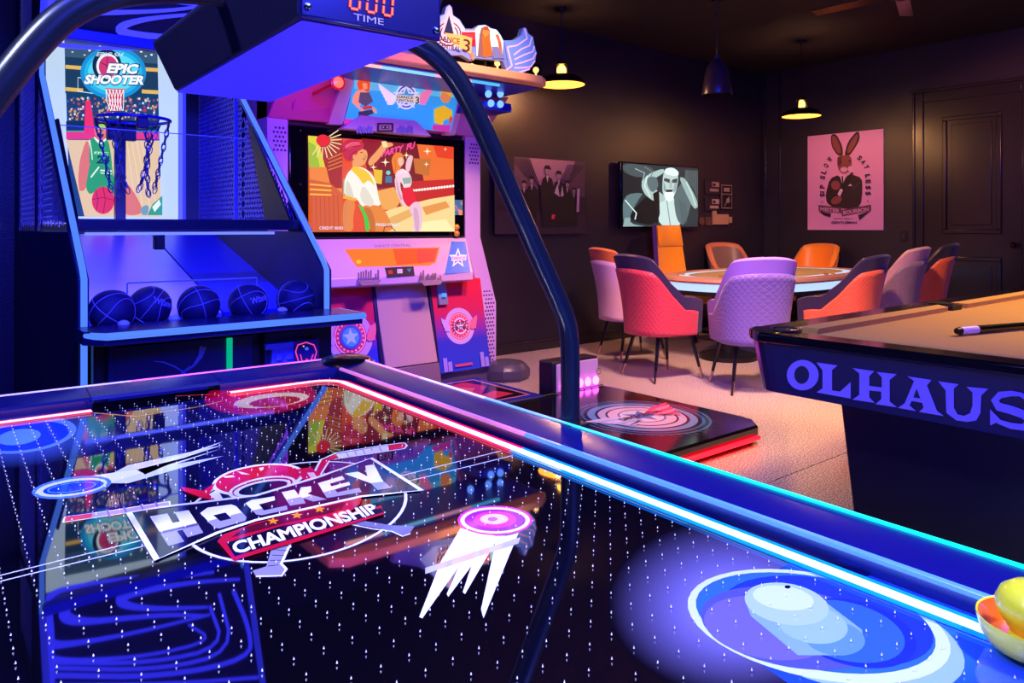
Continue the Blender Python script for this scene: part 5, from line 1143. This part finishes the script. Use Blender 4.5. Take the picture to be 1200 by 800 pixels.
# high backed chair
hx, hy = 6.52, 5.02
hcq = root('high_back_chair', (hx, hy, 0), 0, 'tall bright orange high back chair below the television', 'chair')
ORG = leather('orange_leather', '#f89818'); PUR = leather('chair_side_purple', '#583088')
def hb_back(u, v, d):
    z = .46+.76*v; w_ = (.25-.055*v); return Vector((hx+(u-.5)*2*w_, hy+.17+.10*v+d+.03*(1-(2*u-1)**2), z))
bm_ = MB()
for d, fl_ in ((0, 0), (.06, 1)):
    bm_.grid(lambda u, v, d=d: hb_back(u, v, d), 10, 14)
bm_.build('backrest', ORG, hcq, smooth=50)
MB().grid(lambda u, v: hb_back(0, v, u*.06)+Vector((-.002, 0, 0)), 2, 14).grid(lambda u, v: hb_back(1, v, u*.06)+Vector((.002, 0, 0)), 2, 14).grid(lambda u, v: hb_back(u, 1, v*.06), 10, 2).build('backrest_edge', PUR, hcq)
MB().grid(lambda u, v: hb_back(u, .70+.29*v, -.012-.035*math.sin(PI*v)**.6*(1-(2*u-1)**6)), 12, 10).build('headrest', ORG, hcq, smooth=60)
MB().box(hx-.25, hx+.25, hy-.26, hy+.2, .40, .49).build('seat', ORG, hcq, bevel=.03, seg=3)
for s in (-1, 1): MB().tube([(hx+s*.27, hy-.16, .44), (hx+s*.28, hy-.16, .62), (hx+s*.27, hy+.14, .63), (hx+s*.23, hy+.2, .6)], .014, 8).build('armrest', STEEL, hcq)
MB().tube([(hx, hy, .1), (hx, hy, .4)], .03, 14).build('gas_column', BLACK, hcq)
for k in range(5):
    a = 2*PI*k/5+.3; e_ = Vector((hx+.27*math.cos(a), hy+.27*math.sin(a), .07))
    lg = MB().tube([(hx, hy, .11), e_], [.024, .014], 8).build('base_leg', BLACK, hcq)
    MB().lathe([(.026, -.012), (.026, .012)], e_-Vector((0, 0, .042)), 14, axis=(math.sin(a), -math.cos(a), 0)).build('caster', BLACK, lg)

# ------------------------------------------------------------------ pendants
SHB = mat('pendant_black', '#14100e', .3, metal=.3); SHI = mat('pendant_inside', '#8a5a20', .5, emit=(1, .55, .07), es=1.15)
BULB = mat('bulb_warm', '#ffd080', .3, emit=(1, .42, .06), es=6)
def pendant(c, r_, label, lit=True):
    t = root('pendant_lamp', (c.x, c.y, ZC), 0, label, 'pendant lamp', 'dish pendant lamps')
    top_ = c.z+r_*.95
    MB().tube([(c.x, c.y, top_), (c.x, c.y, ZC)], .006, 6).build('cord', BLACK, t)
    MB().lathe([(.05, 0), (.05, -.02), (.015, -.03)], (c.x, c.y, ZC), 20).build('canopy_cap', BLACK, t)
    MB().lathe([(r_, 0), (r_*1.02, .01), (r_*.93, r_*.2), (r_*.7, r_*.36), (r_*.4, r_*.45), (r_*.33, r_*.47)], c, 40, cap=False).build('shade', SHB, t)
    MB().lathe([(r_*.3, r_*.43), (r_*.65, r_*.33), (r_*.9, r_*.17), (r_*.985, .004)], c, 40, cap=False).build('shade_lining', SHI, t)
    # open lantern neck with bulb glowing through
    nk = MB()
    for k in range(3):
        a = 2*PI*k/3+.9; nk.tube([(c.x+r_*.3*math.cos(a), c.y+r_*.3*math.sin(a), c.z+r_*.45), (c.x+r_*.26*math.cos(a), c.y+r_*.26*math.sin(a), c.z+r_*.9)], r_*.045, 6)
    nk.lathe([(r_*.28, 0), (r_*.25, r_*.1), (r_*.08, r_*.14), (0, r_*.14)], c+Vector((0, 0, r_*.86)), 18).build('lamp_neck', SHB, t)
    MB().sphere(c+Vector((0, 0, r_*.62)), r_*.2, 18, sz=1.3).build('bulb', BULB, t)
    light('pendant_bulb_light', 'POINT', (c.x, c.y, c.z-.02), 40, (1, .45, .18), .06)
pendant(Vector((4.67, 5.02, 2.50)), .215, 'lit black dish pendant beside the winged sign of the dance machine')
pendant(Vector((7.46, 4.25, 2.385)), .20, 'lit dish pendant hanging above the right of the poker table')
bc = Vector((5.55, 3.96, 2.36))
bp_ = root('pendant_lamp', (bc.x, bc.y, ZC), 0, 'unlit black bell shaped pendant on a chain', 'pendant lamp')
DARKG = mat('bell_black', '#3a3036', .3, ior=1.6)
MB().lathe([(.13, 0), (.132, .008), (.12, .09), (.105, .18), (.085, .25), (.05, .30), (.02, .32), (.02, .35)], bc, 36, cap=False).build('shade', DARKG, bp_)
MB().lathe([(.126, .003), (.11, .1), (.08, .24), (.0, .3)], bc, 36, cap=False).build('shade_lining', BLACK, bp_)
cn = MB(); z = bc.z+.345
while z < ZC-.03: link(cn, (bc.x, bc.y, z), (bc.x, bc.y, z+.022), int(z*45) % 2); z += .022
cn.build('chain', STEEL, bp_)
MB().lathe([(.05, 0), (.05, -.02), (.015, -.03)], (bc.x, bc.y, ZC), 20).build('canopy_cap', BLACK, bp_)

# ------------------------------------------------------------------ wall pieces
YW = Y1
m7 = lambda y: zmap('y', y, 560, 150, 3.5294)
pw = root('wall_picture', (4.85, YW, 1.5), 0, 'dark canvas print of men in flat caps walking, left of television', 'picture')
q0, q1 = PY(579, 272, 5.47), PY(685, 189, 5.47)
cv = MB().box(q0.x, q1.x, 5.465, 5.499, 1.135, 1.865).build('canvas', mat('canvas_dark', '#120c14', .5), pw, bevel=.003)
def rectmap(x0, x1, z0, z1, y): return lambda u, v: Vector((x0+(x1-x0)*u, y, z0+(z1-z0)*v))
A = Art(rectmap(q0.x, q1.x, 1.135, 1.865, 5.463), (0, -1, 0), 'print', .0003)
A.rect('#241620', 0, 0, 1, 1); A.poly('#8c6878', [(.3, 1), (.95, 1), (.8, .72), (.6, .62), (.42, .66)]); A.poly('#58404c', [(.2, 1), (.36, 1), (.46, .6), (.2, .55)]); A.poly('#4c3440', [(.88, 1), (1, 1), (1, .5), (.76, .58)])
for k in range(7): A.line('#302030', [(.18+k*.03, .98), (.32+k*.025, .75-.02*k)], .012); A.line('#302030', [(.98-k*.03, .95), (.82-k*.02, .7)], .012)
A.poly('#30202c', [(0, 0), (1, 0), (1, .25), (0, .3)])
def man(cx, s, c='#0c080e', fc='#8c6c6c'):
    A.poly(c, [(cx-.055*s, .1), (cx-.075*s, .48*s+.1), (cx-.05*s, .6*s+.1), (cx, .64*s+.1), (cx+.05*s, .6*s+.1), (cx+.075*s, .45*s+.1), (cx+.055*s, .1)])
    A.ell(fc, cx, .70*s+.1, .024*s, .05*s, n=14); A.poly(c, [(cx-.04*s, .725*s+.1), (cx-.02*s, .77*s+.1), (cx+.02*s, .77*s+.1), (cx+.042*s, .72*s+.1)]); A.poly('#a89098', [(cx-.014*s, .64*s+.1), (cx+.014*s, .64*s+.1), (cx, .55*s+.1)])
for cx, s in ((.30, .78), (.86, .7), (.38, .86), (.78, .82), (.68, .98)): man(cx, s)
A.poly('#b8a0a8', [(.63, .55), (.665, .68), (.69, .5)]); A.poly('#b8a0a8', [(.70, .5), (.72, .66), (.735, .52)]); man(.55, 1.06)
A.line('#d83040', [(.61, .2), (.62, .26)], .035); A.line('#b090a0', [(.9, .3), (.91, .62)], .03)
A.build('canvas_print', cv)
tv = root('television', (6.65, YW, 1.5), 0, 'wall mounted television showing grey picture of man smoking', 'television')
t0, t1 = PY(729, 266, 5.42).x, PY(817, 266, 5.42).x
MB().box(t0-.02, t1+.01, 5.42, 5.46, 1.185, 1.90).build('housing', GBLACK, tv, bevel=.004)
MB().box(t0+.3, t1-.3, 5.46, 5.499, 1.3, 1.75).build('wall_mount', BLACK, tv)
sc = MB().box(t0, t1, 5.412, 5.42, 1.20, 1.885).build('screen', mat('tv_panel', '#000000', .2), tv)
A = Art(lambda u, v: Vector((t0+(t1-t0)*(u-614)/290, 5.41, 1.885-(v-155)/248*.68)), (0, -1, 0), 'screen', .0003)
A.rect('#28343a', 614, 155, 904, 403); A.sm = 2; A.rect('#182226', 614, 155, 690, 300); A.poly('#48585c', [(614, 155), (720, 160), (735, 200), (660, 210), (614, 190)]); A.rect('#506064', 850, 165, 904, 300)
for k in range(4): A.line('#3c484c', [(868+k*10, 160), (870+k*10, 290)], 3)
A.poly('#607c80', [(614, 280), (690, 265), (720, 330), (640, 380), (614, 390)]); A.poly('#90b0b0', [(620, 370), (660, 365), (735, 400), (614, 403)])
A.poly('#2c383c', [(690, 260), (745, 215), (800, 270), (850, 200), (890, 250), (904, 300), (904, 403), (640, 403), (640, 350)])
A.poly('#0c1214', [(640, 350), (705, 270), (745, 300), (735, 403), (640, 380)])
A.poly('#d0e8e4', [(740, 403), (748, 290), (775, 270), (815, 290), (845, 403)]); A.poly('#5c7074', [(800, 270), (850, 200), (885, 260), (850, 403), (815, 380)]); A.line('#88a0a0', [(775, 290), (790, 400)], 4)
A.poly('#c0d8d4', [(760, 200), (768, 170), (800, 162), (822, 180), (818, 240), (800, 290), (775, 300), (758, 265)]); A.poly('#e8fcf8', [(768, 166), (800, 158), (824, 175), (820, 195), (768, 190)])
A.poly('#404c50', [(765, 205), (788, 212), (786, 224), (764, 216)]); A.poly('#404c50', [(796, 212), (818, 205), (816, 222), (796, 222)]); A.poly('#f0fffc', [(762, 262), (790, 255), (806, 265), (800, 295), (775, 302)]); A.poly('#202c30', [(770, 252), (800, 250), (796, 260), (774, 262)]); A.rect('#f8ffff', 776, 262, 784, 292)
A.poly('#b0ccc8', [(676, 235), (700, 195), (760, 165), (770, 180), (720, 215), (728, 250), (765, 275), (770, 300), (730, 305), (690, 275)]); A.poly('#a0bcb8', [(822, 195), (850, 200), (895, 280), (904, 320), (885, 330), (850, 260)]); A.poly('#607478', [(700, 205), (735, 200), (745, 240), (720, 270), (700, 240)])
A.poly('#0c1214', [(722, 270), (745, 255), (748, 350), (735, 403)])
A.poly('#8ca8a8', [(762, 215), (770, 240), (772, 262), (762, 255)]); A.poly('#98b0b0', [(806, 220), (818, 222), (812, 255), (800, 262), (802, 240)]); A.poly('#a8c0bc', [(786, 215), (794, 215), (797, 243), (784, 245)]); A.line('#2c383c', [(770, 206), (788, 211)], 3); A.line('#2c383c', [(797, 211), (816, 204)], 3)
A.line('#d8ecea', [(700, 200), (690, 240), (712, 285)], 5); A.line('#d8ecea', [(852, 215), (876, 265), (892, 315)], 4); A.line('#e8fcf8', [(620, 300), (660, 350), (655, 375)], 4); A.line('#708488', [(690, 165), (720, 185), (712, 205)], 4); A.line('#b8ccd0', [(655, 175), (690, 190), (680, 230)], 3)
for k_ in range(4): A.line('#485458', [(826+k_*8, 290+k_*6), (836+k_*6, 390)], 2)
A.build('screen_picture', sc)
# small plaques right of the television
FR = mat('frame_dark', '#1c1418', .4)
def plaque(name, px0, py0, px1, py1, cols, label, cat, style=0):
    a = PY(px0, py1, 5.47); b = PY(px1, py0, 5.47)
    r_ = root(name, ((a.x+b.x)/2, YW, (a.z+b.z)/2), 0, label, cat)
    f = MB().box(a.x, b.x, 5.475, 5.499, a.z, b.z).build('board', mat('plaque_%s' % cols[0], cols[0], .5), r_, bevel=.003)
    A = Art(rectmap(a.x, b.x, a.z, b.z, 5.474), (0, -1, 0), 'print', .0003)
    if style == 0: A.rect(cols[1], .45, .55, .95, .9); A.rect(cols[1], .3, .2, .9, .4); A.rect(cols[0], .5, .6, .7, .8)
    if style == 1:
        for q in (((.08, .05), (.92, .05), (.92, .95), (.08, .95)),): A.line(cols[1], list(q), .05, True)
        A.line(cols[1], [(.08, .6), (.92, .6)], .03); A.rect(cols[1], .25, .7, .75, .85); A.ell(cols[1], .6, .35, .16, .1, n=14); A.line(cols[1], [(.3, .12), (.7, .5)], .05)
    if style == 2: A.rect(cols[1], .08, .1, .92, .9)
    A.build('board_print', f)
plaque('wall_plaque', 827, 212, 844, 227, ('#281c24', '#8c7478'), 'upper small dark plaque right of the television', 'plaque')
plaque('wall_plaque', 827, 232, 844, 247, ('#241a22', '#a08488'), 'lower small dark plaque beside the television', 'plaque')
plaque('framed_card', 845, 216, 859, 245, ('#1a1218', '#8c7474'), 'taller dark framed card with pale outline drawing', 'framed card', 1)
wsn = root('wooden_sign', (7.8, YW, 1.27), 0, 'small tan wooden cut-out sign below the plaques', 'sign')
f_ = lambda px, py: PY(px, py, 5.47)
tn = mat('tan_wood', '#b08468', .5)
MB().prism([f_(*p) for p in ((836, 263), (836, 247), (840, 247), (840, 251), (854, 251), (854, 263))], (0, .025, 0)).build('board', tn, wsn, bevel=.002)
MB().prism([f_(*p) for p in ((855, 261), (855, 254), (858, 254), (858, 261))], (0, .025, 0)).build('end_piece', tn, wsn); MB().lathe([(.05, 0), (.05, .02)], PY(821, 259, 5.49), 16, axis=(0, -1, 0)).box(PY(827, 259, 5.48).x, PY(833, 259, 5.48).x, 5.475, 5.499, 1.22, 1.32).build('round_piece', mat('dark_wood', '#5a3c34', .5), wsn)
# rabbit poster
rb = root('rabbit_poster', (X1, 4.4, 1.75), 0, 'pink poster of suited rabbit with curved lettering on right wall', 'poster')
pp = MB().box(X1-.012, X1-.001, PX(1036, 200, X1).y, PX(947, 200, X1).y, 1.165, 2.325).build('paper', mat('poster_pink', '#e89cc4', .6), rb, bevel=.001)
A = Art(lambda u, v: PX(920+u/5.714, 140+v/5.714, X1-.0125), (-1, 0, 0), 'print', .0003)
DK = '#2c1820'; BR = '#8c4440'; A.sm = 1
A.poly(DK, [(305, 100), (345, 98), (385, 180), (388, 245), (350, 240), (310, 180)]); A.poly(BR, [(312, 108), (340, 112), (372, 185), (375, 230), (350, 225), (318, 175)]); A.poly(DK, [(395, 245), (420, 150), (470, 88), (495, 78), (502, 130), (470, 190), (430, 245)]); A.poly(BR, [(412, 225), (432, 160), (475, 100), (490, 100), (480, 150), (440, 220)])
A.poly(BR, [(350, 250), (380, 240), (430, 238), (448, 265), (445, 320), (430, 350), (395, 366), (365, 350), (350, 310)]); A.poly('#5c2c30', [(352, 255), (380, 245), (375, 310), (352, 310)]); A.ell(DK, 372, 285, 7, 9, n=12); A.ell(DK, 432, 278, 5, 8, n=12); A.ell('#e0a8c0', 395, 335, 24, 18, n=16); A.line('#e0a8c0', [(445, 262), (475, 240)], 2)
A.poly(DK, [(300, 395), (365, 368), (385, 440), (410, 380), (440, 365), (515, 390), (520, 470), (508, 580), (440, 600), (330, 590), (280, 560), (272, 500)]); A.poly('#e8c0d4', [(365, 368), (405, 378), (388, 430)]); A.poly(DK, [(378, 378), (390, 378), (392, 425), (384, 428)])
A.poly('#1c1016', [(370, 470), (430, 370), (450, 350), (462, 365), (395, 490)]); A.ell('#e8b0cc', 440, 330, 20, 18, n=16)
A.ell(BR, 340, 440, 30, 32, -20, n=16); A.ell(BR, 345, 540, 38, 26, -25, n=16); A.poly('#e8c0d4', [(352, 500), (372, 462), (390, 470), (370, 515)]); A.poly('#e8c0d4', [(422, 445), (438, 430), (452, 445)])
A.line('#5c4450', [(500, 420), (470, 450), (448, 470)], 3)
A.poly('#6c3c4c', [(225, 572), (378, 588), (380, 628), (228, 615)]); A.poly('#6c3c4c', [(380, 605), (575, 570), (576, 612), (382, 648)]); A.poly(DK, [(228, 615), (310, 630), (305, 655), (260, 640)]); A.poly(DK, [(575, 612), (490, 640), (500, 675), (530, 648)])
A.text('#d898b8', 'MISTER', (238, 612), (130, 12), (-1, -26), .03); A.text('#d898b8', 'BOURBON', (392, 638), (170, -26), (-1, -26), .03)
A.text('#7c4458', 'DRINK LIKE A', (328, 668), (128, 0), (0, -9), .02); A.text(DK, 'GENTLEMAN', (312, 698), (170, 0), (0, -18), .02)
def arc(txt, pts):
    for ch_, (x, y, rot, sz) in zip(txt, pts):
        r_ = math.radians(rot); ux, uy = math.cos(r_), math.sin(r_); A.text(DK, ch_, (x-ux*sz*.35+uy*-sz*.5*-1*-1, y-uy*sz*.35+ux*sz*.5), (ux*sz*(.22 if ch_ == 'I' else .7), uy*sz*(.22 if ch_ == 'I' else .7)), (uy*sz, -ux*sz), .04)
arc('SIPSLOW', [(252, 505, -88, 34), (252, 478, -86, 30), (252, 450, -84, 34), (254, 388, -74, 34), (262, 352, -68, 34), (278, 308, -58, 34), (302, 268, -50, 38)])
arc('SAYLESS', [(502, 258, 45, 34), (526, 285, 54, 34), (548, 318, 62, 34), (556, 378, 82, 34), (558, 415, 87, 34), (558, 455, 89, 34), (558, 495, 90, 34)])
A.star('#b06888', 252, 552, 9); A.star('#b06888', 556, 546, 9)
A.build('poster_print', pp)
